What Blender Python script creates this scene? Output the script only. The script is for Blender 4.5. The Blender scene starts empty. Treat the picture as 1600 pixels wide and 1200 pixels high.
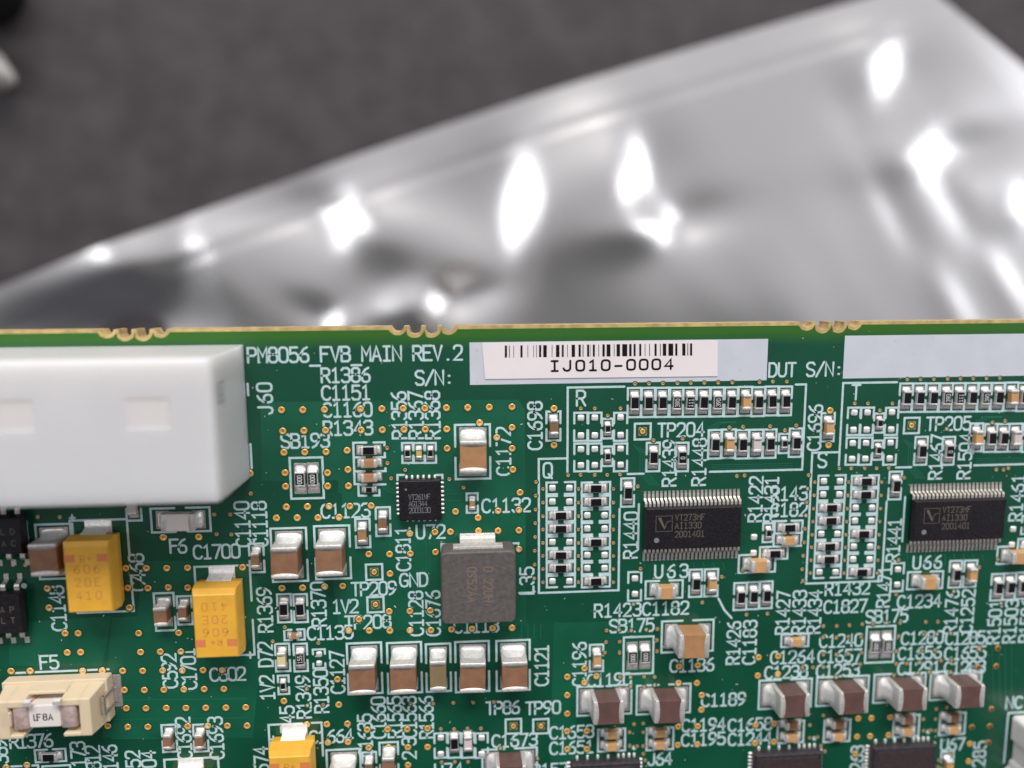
import bpy, math, random
from mathutils import Vector, Matrix, noise
random.seed(7)
scene = bpy.context.scene
COL = scene.collection
S = 0.001                      # everything below is in millimetres, the scene in metres

# ------------------------------------------------------------------ camera
ANG = (-0.135939787, -0.0717819067, -0.00618741519)
CAM_H = math.exp(4.31451497)
FPX = 1200.0
R3 = (Matrix.Rotation(ANG[2], 3, 'Z') @ Matrix.Rotation(ANG[1], 3, 'Y') @ Matrix.Rotation(ANG[0], 3, 'X'))
def P(px, py, h=0.0):
    """photo pixel -> place (mm) on the level h above the board"""
    w = R3 @ Vector(((px-800)/FPX, -(py-600)/FPX, -1.0))
    t = -(CAM_H-h)/w.z
    return Vector((w.x*t, w.y*t))
def depth(px, py):
    w = R3 @ Vector(((px-800)/FPX, -(py-600)/FPX, -1.0))
    return -CAM_H/w.z
cam = bpy.data.cameras.new('camera'); cam.lens = 27.0; cam.sensor_width = 36.0
cam.clip_start = 0.001; cam.clip_end = 50
camo = bpy.data.objects.new('camera', cam); COL.objects.link(camo)
camo.matrix_world = Matrix.Translation((0, 0, CAM_H*S)) @ R3.to_4x4()
cam.dof.use_dof = True
cam.dof.focus_distance = depth(840, 700)*S
cam.dof.aperture_fstop = 7.8
scene.camera = camo

# ------------------------------------------------------------------ light
world = bpy.data.worlds.new("World"); scene.world = world
world.use_nodes = True
wn = world.node_tree.nodes; wl = world.node_tree.links
bg = wn['Background']
tc = wn.new('ShaderNodeTexCoord'); sep = wn.new('ShaderNodeSeparateXYZ'); wl.new(tc.outputs['Generated'], sep.inputs[0])
ramp = wn.new('ShaderNodeValToRGB')
mr = wn.new('ShaderNodeMapRange'); mr.inputs['From Min'].default_value = -1; mr.inputs['From Max'].default_value = 1
wl.new(sep.outputs['Y'], mr.inputs['Value']); wl.new(mr.outputs[0], ramp.inputs[0])
ramp.color_ramp.elements[0].position = 0.24; ramp.color_ramp.elements[0].color = (0.035, 0.037, 0.045, 1)
ramp.color_ramp.elements[1].position = 0.85; ramp.color_ramp.elements[1].color = (0.46, 0.465, 0.485, 1)
ce = ramp.color_ramp.elements.new(0.52); ce.color = (0.375, 0.375, 0.388, 1)
wl.new(ramp.outputs[0], bg.inputs['Color']); bg.inputs['Strength'].default_value = 1.0
LAMPS = []
def area(name, loc, target, sx, sy, power, col=(1, .97, .94)):
    l = bpy.data.lights.new(name, 'AREA'); l.shape = 'RECTANGLE'; l.size = sx; l.size_y = sy
    l.energy = power; l.color = col
    o = bpy.data.objects.new(name, l); COL.objects.link(o); o.location = loc
    o.rotation_euler = (Vector(target)-Vector(loc)).to_track_quat('-Z', 'Y').to_euler()
    LAMPS.append(o); return o
area('ceiling_lamp', (0.10, 1.95, 1.25), (0, 0, 0), 1.9, 0.5, 60)
area('ceiling_lamp', (-1.35, 0.45, 1.35), (0, 0, 0), 0.35, 1.2, 6, (.95, .97, 1))
area('ceiling_lamp', (2.2, 0.45, 1.35), (0, 0, 0), 0.45, 1.4, 11, (.95, .97, 1))
scene.view_settings.view_transform = 'Standard'; scene.view_settings.look = 'None'
scene.view_settings.exposure = 0.0; scene.view_settings.gamma = 1.0

# ------------------------------------------------------------------ materials
MATS = {}
def mat(name, col, rough=0.5, metal=0.0, spec=0.5, noise_amt=0.0, nscale=800, bump=0.0, bscale=2000, sss=0.0, coat=0.0, col2=None, ior=1.5):
    m = bpy.data.materials.new(name); m.use_nodes = True; MATS[name] = m
    n = m.node_tree.nodes; l = m.node_tree.links; b = n['Principled BSDF']
    b.inputs['Base Color'].default_value = (*col, 1); b.inputs['Roughness'].default_value = rough
    b.inputs['Metallic'].default_value = metal; b.inputs['Specular IOR Level'].default_value = spec
    b.inputs['Coat Weight'].default_value = coat; b.inputs['Coat Roughness'].default_value = .15
    if sss:
        b.inputs['Subsurface Weight'].default_value = sss
        b.inputs['Subsurface Radius'].default_value = (1, .9, .8); b.inputs['Subsurface Scale'].default_value = 0.0015
    geo = n.new('ShaderNodeNewGeometry')
    if noise_amt or col2:
        t = n.new('ShaderNodeTexNoise'); t.inputs['Scale'].default_value = nscale; t.inputs['Detail'].default_value = 5
        l.new(geo.outputs['Position'], t.inputs['Vector'])
        mx = n.new('ShaderNodeMix'); mx.data_type = 'RGBA'
        c2 = col2 or tuple(min(1, c*(1+noise_amt)) for c in col); c1 = col if col2 else tuple(c*(1-noise_amt) for c in col)
        mx.inputs['A'].default_value = (*c1, 1); mx.inputs['B'].default_value = (*c2, 1)
        r = n.new('ShaderNodeMapRange'); r.inputs['From Min'].default_value = .35; r.inputs['From Max'].default_value = .65
        l.new(t.outputs['Fac'], r.inputs['Value']); l.new(r.outputs[0], mx.inputs['Factor'])
        l.new(mx.outputs['Result'], b.inputs['Base Color'])
    if bump:
        t2 = n.new('ShaderNodeTexNoise'); t2.inputs['Scale'].default_value = bscale; t2.inputs['Detail'].default_value = 4
        l.new(geo.outputs['Position'], t2.inputs['Vector'])
        bp = n.new('ShaderNodeBump'); bp.inputs['Strength'].default_value = bump; bp.inputs['Distance'].default_value = 0.00008
        l.new(t2.outputs['Fac'], bp.inputs['Height']); l.new(bp.outputs[0], b.inputs['Normal'])
    return m
M_laminate = mat('bare_laminate', (.50, .36, .15), .55, noise_amt=.25, nscale=900, bump=.4, bscale=1500)
M_silk = mat('silkscreen_ink', (.50, .64, .655), .6, spec=.2, noise_amt=.08, nscale=2500)
M_silkblock = mat('silkscreen_block_ink', (.57, .59, .65), .5, noise_amt=.03, nscale=400)
M_gold = mat('gold_plating', (.95, .55, .17), .32, .45, noise_amt=.12, nscale=3000)
M_golddull = mat('dull_gold_plating', (.50, .33, .15), .4, .5, noise_amt=.2, nscale=3000)
M_holeshade = mat('drilled_hole', (.14, .035, .012), .5)  # no hole is cut: its shade is put into this colour
M_cup = mat('via_cup', (.52, .20, .035), .45, .3, noise_amt=.3, nscale=4000)
M_solder = mat('solder', (.92, .90, .885), .40, .5, noise_amt=.08, nscale=2500, bump=.55, bscale=5000)
M_solderpad = mat('flat_solder', (.42, .38, .375), .5, .5, noise_amt=.16, nscale=4000, bump=.8, bscale=6000)
M_term = mat('tinned_terminal', (.66, .63, .605), .48, .5, noise_amt=.10, nscale=3000, bump=.6, bscale=6000)
M_alumina = mat('alumina_ceramic', (.50, .49, .50), .5)
M_black = mat('resistive_coating', (.008, .007, .009), .4, spec=.2)
M_mark = mat('white_marking', (.62, .62, .62), .6)
M_tan = mat('tan_ceramic', (.40, .205, .095), .5, noise_amt=.10, nscale=900, bump=.15)
M_tanlight = mat('light_tan_ceramic', (.56, .31, .13), .5, noise_amt=.08, nscale=900)
M_brown = mat('brown_ceramic', (.26, .130, .072), .5, noise_amt=.12, nscale=900, bump=.15)
M_olive = mat('olive_ceramic', (.23, .17, .09), .5, noise_amt=.08, nscale=900)
M_maroon = mat('maroon_ceramic', (.125, .066, .058), .42, noise_amt=.12, nscale=700, bump=.15)
M_pink = mat('pale_ceramic', (.62, .53, .52), .5)
M_amber = mat('amber_ceramic', (.62, .42, .10), .4)
M_led = mat('cream_epoxy', (.72, .60, .34), .35)
M_chip = mat('moulding_compound', (.011, .009, .012), .45, spec=.35, noise_amt=.3, nscale=3000, bump=.6, bscale=5000)
M_chipedge = mat('moulding_compound_grey', (.03, .025, .03), .5, noise_amt=.3, nscale=3000, bump=.6, bscale=5000)
M_chipmark = mat('laser_marking', (.12, .105, .085), .6)
M_chipmark2 = mat('pale_laser_marking', (.20, .19, .21), .6)
M_pin = mat('tinned_pin', (.72, .65, .60), .36, .6, noise_amt=.1, nscale=3000)
M_yellow = mat('yellow_epoxy', (.80, .42, .045), .42, noise_amt=.05, nscale=900, bump=.15)
M_orange = mat('orange_marking', (.66, .25, .06), .5)
M_pinkbar = mat('polarity_stripe', (.70, .22, .08), .5)
M_ind = mat('pressed_iron_powder', (.105, .090, .087), .6, noise_amt=.14, nscale=2500, bump=.6, bscale=4000)
M_indmark = mat('faded_ink', (.20, .155, .12), .6)
M_cream = mat('cream_plastic', (.72, .58, .40), .42, sss=.15, noise_amt=.02, nscale=300)
M_white = mat('white_ceramic', (.76, .70, .66), .4)
M_copper = mat('fuse_end_cap', (.62, .47, .43), .45, .4, noise_amt=.15, nscale=2500, bump=.5, bscale=3500)
M_ink = mat('black_ink', (.012, .008, .010), .6, spec=.1)
M_label = mat('label_paper', (.80, .73, .74), .5, noise_amt=.02, nscale=300)
M_whiteplastic = mat('white_plastic', (.80, .76, .74), .4, sss=.2)
M_table = mat('table_top', (.038, .032, .034), .6, col2=(.062, .052, .055), nscale=160, bump=.3, bscale=900)
M_dark = mat('black_rubber', (.008, .008, .008), .5)
M_trace = mat('trace_relief', (.009, .125, .075), .3, spec=.5)

def nylon():
    m = mat('milky_nylon', (.66, .655, .665), .24, spec=.5, sss=1.0, noise_amt=.03, nscale=60)
    b = m.node_tree.nodes['Principled BSDF']; b.inputs['Subsurface Scale'].default_value = 0.005; b.inputs['Transmission Weight'].default_value = 0; b.inputs['Roughness'].default_value = .3
    return m
M_nylon = nylon()
M_nylonlight = mat('thin_milky_nylon', (.72, .695, .685), .3, sss=1.0)
M_nylonlight.node_tree.nodes['Principled BSDF'].inputs['Subsurface Scale'].default_value = 0.005

def mask_material():
    m = bpy.data.materials.new('green_solder_mask'); m.use_nodes = True
    n = m.node_tree.nodes; l = m.node_tree.links; b = n['Principled BSDF']
    geo = n.new('ShaderNodeNewGeometry'); sp = n.new('ShaderNodeSeparateXYZ'); l.new(geo.outputs['Position'], sp.inputs[0])
    t = n.new('ShaderNodeTexNoise'); t.inputs['Scale'].default_value = 120; t.inputs['Detail'].default_value = 6; l.new(geo.outputs['Position'], t.inputs['Vector'])
    # inner copper planes stop short of the edge: bare laminate shows lighter through the mask there
    ad = n.new('ShaderNodeMath'); ad.operation = 'MULTIPLY_ADD'; ad.inputs[1].default_value = 0.0003; l.new(t.outputs['Fac'], ad.inputs[0]); l.new(sp.outputs['Y'], ad.inputs[2])
    r = n.new('ShaderNodeMapRange'); r.inputs['From Min'].default_value = -0.0066; r.inputs['From Max'].default_value = -0.0052
    l.new(ad.outputs[0], r.inputs['Value'])
    mx0 = n.new('ShaderNodeMix'); mx0.data_type = 'RGBA'
    mx0.inputs['A'].default_value = (.0038, .064, .033, 1); mx0.inputs['B'].default_value = (.0055, .080, .042, 1)
    r0 = n.new('ShaderNodeMapRange'); r0.inputs['From Min'].default_value = .35; r0.inputs['From Max'].default_value = .65; l.new(t.outputs['Fac'], r0.inputs['Value']); l.new(r0.outputs[0], mx0.inputs['Factor'])
    mx = n.new('ShaderNodeMix'); mx.data_type = 'RGBA'; mx.inputs['B'].default_value = (.034, .135, .016, 1)
    l.new(mx0.outputs['Result'], mx.inputs['A']); l.new(r.outputs[0], mx.inputs['Factor'])
    # dust specks
    v = n.new('ShaderNodeTexVoronoi'); v.inputs['Scale'].default_value = 600; l.new(geo.outputs['Position'], v.inputs['Vector'])
    vr = n.new('ShaderNodeMapRange'); vr.inputs['From Min'].default_value = .05; vr.inputs['From Max'].default_value = .02; l.new(v.outputs['Distance'], vr.inputs['Value'])
    ml = n.new('ShaderNodeMath'); ml.operation = 'MULTIPLY'; ml.inputs[1].default_value = .6; l.new(vr.outputs[0], ml.inputs[0])
    mx2 = n.new('ShaderNodeMix'); mx2.data_type = 'RGBA'; mx2.inputs['B'].default_value = (.25, .35, .32, 1)
    l.new(mx.outputs['Result'], mx2.inputs['A']); l.new(ml.outputs[0], mx2.inputs['Factor']); l.new(mx2.outputs['Result'], b.inputs['Base Color'])
    b.inputs['Roughness'].default_value = .22; b.inputs['Specular IOR Level'].default_value = .5
    wv = n.new('ShaderNodeTexNoise'); wv.inputs['Scale'].default_value = 500; wv.inputs['Detail'].default_value = 5; l.new(geo.outputs['Position'], wv.inputs['Vector'])
    bp = n.new('ShaderNodeBump'); bp.inputs['Strength'].default_value = .25; bp.inputs['Distance'].default_value = .0001
    l.new(wv.outputs['Fac'], bp.inputs['Height']); l.new(bp.outputs[0], b.inputs['Normal'])
    return m
M_mask = mask_material()

def film_material():
    m = bpy.data.materials.new('metallised_film'); m.use_nodes = True
    n = m.node_tree.nodes; b = n['Principled BSDF']; l = m.node_tree.links
    b.inputs['Base Color'].default_value = (.84, .82, .825, 1); b.inputs['Metallic'].default_value = .9
    b.inputs['Roughness'].default_value = .30
    return m
M_film = film_material()

# ------------------------------------------------------------------ mesh helpers (mm in, metres out)
def mesh(name, V, F, m, smooth=False):
    me = bpy.data.meshes.new(name)
    me.from_pydata([(v[0]*S, v[1]*S, v[2]*S) for v in V], [], F); me.materials.append(m)
    if smooth:
        for p in me.polygons: p.use_smooth = True
    me.update(); return me
def link(name, me, parent=None, loc=(0, 0, 0), rz=0.0, label=None, kind=None):
    o = bpy.data.objects.new(name, me); COL.objects.link(o)
    o.location = Vector(loc)*S; o.rotation_euler = (0, 0, rz)
    if parent: o.parent = parent
    if label: o['label'] = label
    if kind: o['kind'] = kind
    return o
def add(V, F, v, f):
    k = len(V); V.extend(v); F.extend([tuple(i+k for i in q) for q in f])
def rr(w, l, r, n=3):
    r = min(r, w/2-1e-4, l/2-1e-4); pts = []
    if r <= 0: return [(w/2, l/2), (-w/2, l/2), (-w/2, -l/2), (w/2, -l/2)]
    for cx, cy, a in ((w/2-r, l/2-r, 0), (-w/2+r, l/2-r, 90), (-w/2+r, -l/2+r, 180), (w/2-r, -l/2+r, 270)):
        for k in range(n+1):
            t = math.radians(a+90*k/n); pts.append((cx+r*math.cos(t), cy+r*math.sin(t)))
    return pts
def loft(w, l, r, levels, cx=0, cy=0, n=3, bottom=False, dx=None):
    """rounded rectangle w x l lofted through (z, inset) levels"""
    V = []; F = []
    N = len(rr(w, l, r, n))
    for z, ins in levels:
        for x, y in rr(w-2*ins, l-2*ins, max(r-ins*.6, .01) if r > 0 else 0, n): V.append((cx+x, cy+y, z))
    for k in range(len(levels)-1):
        for i in range(N):
            j = (i+1) % N; F.append((k*N+i, k*N+j, (k+1)*N+j, (k+1)*N+i))
    F.append(tuple(range((len(levels)-1)*N, len(levels)*N)))
    if bottom: F.append(tuple(reversed(range(N))))
    return V, F
def box(x0, x1, y0, y1, z0, z1, b=.04):
    return loft(x1-x0, y1-y0, b, [(z0, 0), (z1-b, 0), (z1-b*.3, b*.3), (z1, b)], (x0+x1)/2, (y0+y1)/2, n=1, bottom=True)
_cache = {}
def cached(key, fn):
    if key not in _cache: _cache[key] = fn()
    return _cache[key]

# ------------------------------------------------------------------ stroke font
_f = {
'0': [[(.0, .25), (.08, .08), (.3, 0), (.7, 0), (.92, .08), (1, .25), (1, .75), (.92, .92), (.7, 1), (.3, 1), (.08, .92), (0, .75), (0, .25)]],
'1': [[(.15, .82), (.5, 1), (.5, 0)], [(.12, 0), (.88, 0)]],
'2': [[(0, .78), (.06, .92), (.28, 1), (.7, 1), (.94, .92), (1, .74), (.9, .52), (0, 0), (1, 0)]],
'3': [[(0, .86), (.2, 1), (.75, 1), (.98, .88), (.98, .66), (.78, .53), (.4, .53)], [(.78, .53), (1, .38), (1, .14), (.75, 0), (.2, 0), (0, .14)]],
'4': [[(.75, 0), (.75, 1), (0, .3), (1, .3)]],
'5': [[(.92, 1), (.1, 1), (.05, .56), (.3, .62), (.7, .62), (1, .46), (1, .18), (.75, 0), (.2, 0), (0, .12)]],
'6': [[(.85, 1), (.45, .88), (.12, .6), (0, .28), (.1, .08), (.3, 0), (.7, 0), (.92, .08), (1, .28), (.92, .46), (.7, .55), (.3, .55), (.04, .42)]],
'7': [[(0, 1), (1, 1), (.35, 0)]],
'8': [[(.3, .54), (.05, .66), (.05, .88), (.28, 1), (.72, 1), (.95, .88), (.95, .66), (.7, .54), (.3, .54), (0, .4), (0, .14), (.28, 0), (.72, 0), (1, .14), (1, .4), (.7, .54)]],
'9': [[(.15, 0), (.55, .12), (.88, .4), (1, .72), (.9, .92), (.7, 1), (.3, 1), (.08, .92), (0, .72), (.08, .54), (.3, .45), (.7, .45), (.96, .58)]],
'A': [[(0, 0), (.5, 1), (1, 0)], [(.17, .33), (.83, .33)]],
'B': [[(0, 0), (0, 1), (.7, 1), (.95, .88), (.95, .66), (.7, .54), (0, .54)], [(.7, .54), (1, .4), (1, .14), (.75, 0), (0, 0)]],
'C': [[(1, .84), (.82, .97), (.5, 1), (.2, .93), (0, .7), (0, .3), (.2, .07), (.5, 0), (.82, .03), (1, .16)]],
'D': [[(0, 0), (0, 1), (.6, 1), (.9, .85), (1, .6), (1, .4), (.9, .15), (.6, 0), (0, 0)]],
'E': [[(1, 1), (0, 1), (0, 0), (1, 0)], [(0, .53), (.75, .53)]],
'F': [[(1, 1), (0, 1), (0, 0)], [(0, .53), (.75, .53)]],
'G': [[(1, .84), (.82, .97), (.5, 1), (.2, .93), (0, .7), (0, .3), (.2, .07), (.5, 0), (.85, .04), (1, .2), (1, .45), (.6, .45)]],
'H': [[(0, 0), (0, 1)], [(1, 0), (1, 1)], [(0, .53), (1, .53)]],
'I': [[(.5, 0), (.5, 1)], [(.12, 0), (.88, 0)], [(.12, 1), (.88, 1)]],
'J': [[(.85, 1), (.85, .22), (.7, .04), (.45, 0), (.15, .05), (0, .24)]],
'L': [[(0, 1), (0, 0), (1, 0)]],
'M': [[(0, 0), (0, 1), (.5, .4), (1, 1), (1, 0)]],
'N': [[(0, 0), (0, 1), (1, 0), (1, 1)]],
'P': [[(0, 0), (0, 1), (.7, 1), (.97, .87), (.97, .6), (.7, .46), (0, .46)]],
'Q': [[(.0, .25), (.08, .08), (.3, 0), (.7, 0), (.92, .08), (1, .25), (1, .75), (.92, .92), (.7, 1), (.3, 1), (.08, .92), (0, .75), (0, .25)], [(.6, .25), (1, -.05)]],
'R': [[(0, 0), (0, 1), (.7, 1), (.97, .87), (.97, .62), (.7, .48), (0, .48)], [(.5, .48), (1, 0)]],
'S': [[(1, .86), (.8, 1), (.25, 1), (0, .86), (0, .68), (.2, .56), (.8, .44), (1, .32), (1, .14), (.75, 0), (.2, 0), (0, .14)]],
'T': [[(0, 1), (1, 1)], [(.5, 1), (.5, 0)]],
'U': [[(0, 1), (0, .22), (.2, .03), (.5, 0), (.8, .03), (1, .22), (1, 1)]],
'V': [[(0, 1), (.5, 0), (1, 1)]],
'W': [[(0, 1), (.2, 0), (.5, .7), (.8, 0), (1, 1)]],
'/': [[(0, -.05), (1, 1.05)]], ':': [[(.45, .12), (.55, .12)], [(.45, .62), (.55, .62)]],
'.': [[(.45, .02), (.55, .02)]], '-': [[(.1, .4), (.9, .4)]], '_': [[(-.1, -.28), (1.1, -.28)]],
'+': [[(0, .5), (1, .5)], [(.5, .15), (.5, .85)]], ' ': [],
}
def stroke(V, F, pts, w, z):
    pts = [Vector(p) for p in pts]; n = len(pts); closed = (pts[0]-pts[-1]).length < 1e-6 and n > 3
    if closed: pts = pts[:-1]; n -= 1
    L = []; Rr = []
    for i, p in enumerate(pts):
        a = pts[i-1] if (i > 0 or closed) else None; b = pts[(i+1) % n] if (i < n-1 or closed) else None
        d1 = (p-a).normalized() if a is not None else None; d2 = (b-p).normalized() if b is not None else None
        d1 = d1 or d2; d2 = d2 or d1
        t = d1+d2
        if t.length < .25: t = Vector((-d1.y, d1.x)); t = Vector((t.y, -t.x))
        t.normalize(); nn = Vector((-t.y, t.x)); c = max(nn.dot(Vector((-d1.y, d1.x))), .6)
        L.append(p+nn*w/2/c); Rr.append(p-nn*w/2/c)
    k = len(V)
    for q in L: V.append((q.x, q.y, z))
    for q in Rr: V.append((q.x, q.y, z))
    for i in range(n if closed else n-1):
        j = (i+1) % n; F.append((k+n+i, k+n+j, k+j, k+i))
    if not closed:
        for p, q, s in ((pts[0], pts[1], 0), (pts[-1], pts[-2], 1)):
            d = (p-q).normalized(); m = Vector((-d.y, d.x)); k = len(V); cap = []
            for a in range(5):
                th = math.pi*a/4; c = p - m*math.cos(th)*w/2 + d*math.sin(th)*w/2; cap.append((c.x, c.y, z))
            V.extend(cap); F.append(tuple(range(k, k+5)))
def glyphs(text, width, h, w, z, aspect=.56):
    """text laid from x=0 to x=width on the baseline"""
    V = []; F = []; n = len(text); cw = h*aspect
    pitch = (width-cw)/(n-1) if n > 1 else 0
    for i, ch in enumerate(text):
        for s, pl in enumerate(_f[ch]):
            stroke(V, F, [(i*pitch+x*cw, y*h) for x, y in pl], w, z+s*.0015)
    return V, F

# ------------------------------------------------------------------ the board itself
TILE = {'T1': (0, 500), 'T2': (400, 500), 'T3': (800, 500), 'T4': (1200, 500), 'M1': (0, 700), 'M2': (400, 700), 'M3': (800, 700), 'M4': (1200, 700),
        'L1': (0, 900), 'L2': (400, 900), 'L3': (800, 900), 'L4': (1200, 900), '0': (0, 0)}
def px(tile, zx, zy):
    o = TILE[tile]; k = 1 if tile == '0' else 4
    return o[0]+zx/k, o[1]+zy/k
def Z(tile, zx, zy, h=0.0): return P(*px(tile, zx, zy), h)
DCH = 28.216                    # the second channel repeats the first this far to the right
board = bpy.data.objects.new('circuit_board', None); COL.objects.link(board)
board['label'] = 'green printed circuit board crowded with small soldered components and pale lettering'
board['category'] = 'circuit board'
EDGE = -4.50
XL, XR, YB = -72.0, 92.0, -74.0
BT = 2.0
def edge_outline(inset):
    pts = [(XL, EDGE-inset)]
    for gx in (197+12, 661, 1297):
        cx = P(gx, 520).x; r = .62+inset
        for k, dy in ((-2.45, .16), (-.82, -.12), (.82, -.12), (2.45, .16)):
            x = cx+k*1.0; cy = EDGE+dy-.08
            y = EDGE-inset
            s = math.sqrt(max(r*r-(y-cy)**2, 0))
            a0 = math.atan2(y-cy, -s); a1 = math.atan2(y-cy, s)
            a0 = a0 if a0 > 0 else a0+2*math.pi; a1 = a1 if a1 > 0 else a1+2*math.pi
            if a1 < a0: a1 += 2*math.pi
            for t in range(11):
                a = a0+(a1-a0)*t/10; rj = r+.045*noise.noise(Vector((x*3+t*.9, inset*.5, t*1.7))); q = (x+rj*math.cos(a), cy+rj*math.sin(a))
                if q[0] > pts[-1][0]+1e-3 or t > 4: pts.append(q if q[0] > pts[-1][0] else (pts[-1][0]+1e-3, q[1]))
    pts += [(XR, EDGE-inset), (XR, YB), (XL, YB)]
    return pts
def plate(outline, z0, z1):
    n = len(outline); V = [(x, y, z0) for x, y in outline]+[(x, y, z1) for x, y in outline]
    F = [(i, (i+1) % n, n+(i+1) % n, n+i)[::-1] for i in range(n)]
    F.append(tuple(range(2*n-1, n-1, -1))); F.append(tuple(range(n)))
    return V, F
link('laminate', mesh('laminate', *plate(edge_outline(0), -BT, 0), M_laminate), board)
link('solder_mask', mesh('solder_mask', *plate(edge_outline(.32), .001, .03), M_mask), board)
M_back = mat('underside_mask', (.0015, .018, .018), .4)
link('solder_mask', mesh('solder_mask', *plate(edge_outline(.38), -BT-.03, -BT-.001), M_back), board)
for x, y in ((-30, -30), (40, -30), (-30, -60), (40, -60), (5, -14)):
    V, F = loft(5, 5, 2.45, [(-54, 0), (-BT, 0)], n=5)
    link('standoff', mesh('standoff', V, F, M_term), board, (x, y, 0))
_z = [0]
def zsilk():
    _z[0] = (_z[0]+1) % 40
    return .034+_z[0]*.0006
# faint relief of copper under the mask
def relief(pts, m=M_mask, dz=.002):
    q = [Z(*p) for p in pts]
    V = [(a.x, a.y, .03+dz) for a in q]; n = len(V); V += [(a.x, a.y, .028) for a in q]
    ar = sum(q[i].x*q[(i+1) % n].y-q[(i+1) % n].x*q[i].y for i in range(n))
    top = tuple(range(n)) if ar > 0 else tuple(reversed(range(n)))
    link('copper_pour', mesh('copper_pour', V, [top]+[(i, (i+1) % n, n+(i+1) % n, n+i) for i in range(n)], m), board)
M_pour = mat('mask_over_copper', (.0068, .098, .052), .24, spec=.5, noise_amt=.12, nscale=200, bump=.25, bscale=600)
relief([('T2', 30, 512), ('T2', 1640, 497), ('T3', 80, 560), ('M3', 90, 1130), ('L3', 75, 300), ('L2', 1400, 330), ('L2', 520, 340), ('L2', 480, 60), ('M2', 540, 300), ('T2', 530, 1060), ('T2', 510, 1000), ('T2', 35, 1005)], M_pour)
relief([('M1', 890, 705), ('M1', 1560, 705), ('M2', 20, 860), ('L2', 20, 600), ('L1', 1580, 1010), ('L1', 640, 1010), ('L1', 700, 260), ('L1', 860, 250)], M_pour)
relief([('L1', 250, 280), ('L1', 700, 250), ('L1', 640, 560), ('L1', 60, 560), ('L1', 60, 300)], M_pour)
relief([('L3', 260, 290), ('L3', 880, 280), ('L3', 890, 690), ('L3', 400, 690), ('L3', 400, 1160), ('L3', 240, 1160)], M_pour)
def trace(pts, w=.13, ch=False):
    q = [Z(*p) for p in pts]
    for d in ((0, DCH) if ch else (0,)):
        V = []; F = []; stroke(V, F, [(a.x+d, a.y) for a in q], w, .0315+random.random()*.001)
        link('trace', mesh('trace', V, F, M_trace), board)

def text(s, tile, x0, y0, x1, y1, h=1.36, w=.215, m=None, z=None, aspect=.56, name='silkscreen_text', parent=None, hh=0):
    a, b = Z(tile, x0, y0, hh), Z(tile, x1, y1, hh); d = b-a
    ang = math.atan2(d.y, d.x); ang = round(ang/(math.pi/2))*math.pi/2
    V, F = glyphs(s, d.length if len(s) > 1 else h*aspect, h, w, 0, aspect)
    return link(name, mesh(name, V, F, m or M_silk), parent or board, (a.x, a.y, z if z is not None else zsilk()), ang)
def lines(polys, tile=None, w=.215, ch=False, name='silkscreen_outline'):
    for d in ((0, DCH) if ch else (0,)):
        V = []; F = []
        for k, pl in enumerate(polys):
            q = [Z(tile, *p) if tile else Z(*p) for p in pl]
            for i in range(1, len(q)):        # square up to the board axes
                if abs(q[i].x-q[i-1].x) < .25*abs(q[i].y-q[i-1].y): q[i].x = q[i-1].x
                elif abs(q[i].y-q[i-1].y) < .25*abs(q[i].x-q[i-1].x): q[i].y = q[i-1].y
            stroke(V, F, [(a.x+d, a.y) for a in q], w, k*.0008)
        link(name, mesh(name, V, F, M_silk), board, (0, 0, zsilk()))
def bracket(x, y, L, W, rz, gap=.5, w=.215, full=False):
    a, b = L/2, W/2
    def mk():
        V = []; F = []
        if full: stroke(V, F, [(-a, -b), (a, -b), (a, b), (-a, b), (-a, -b)], w, 0)
        else:
            stroke(V, F, [(-gap, b), (-a, b), (-a, -b), (-gap, -b)], w, 0)
            stroke(V, F, [(gap, b), (a, b), (a, -b), (gap, -b)], w, 0)
        return mesh('silkscreen_outline', V, F, M_silk)
    link('silkscreen_outline', cached(('br', L, W, gap, full), mk), board, (x, y, zsilk()), rz)

# vias
def via_mesh(r, m, hole):
    def mk():
        V = []; F = []; n = 14
        prof = [(r, .03), (r*.97, .060), (r*.80, .088), (r*.62, .080), (r*.40, .040), (r*.15, .033)]
        for rr_, z in prof:
            for i in range(n): V.append((rr_*math.cos(2*math.pi*i/n), rr_*math.sin(2*math.pi*i/n), z))
        for k in range(len(prof)-1):
            for i in range(n): j = (i+1) % n; F.append((k*n+i, k*n+j, (k+1)*n+j, (k+1)*n+i))
        F.append(tuple(range((len(prof)-1)*n, len(prof)*n)))
        me = mesh('via', V, F, m, True)
        me.materials.append(M_holeshade if hole else M_cup)  # centre of the shallow cup darkened by colour in place of depth
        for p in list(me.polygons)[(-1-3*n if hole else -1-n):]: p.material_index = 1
        return me
    return cached(('via', r, m.name, hole), mk)
CLEAR = ([], [])
VIAS = []
def via(x, y, r=.31, small=False, hole=False): VIAS.append((x, y, r, small, hole))
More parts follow.
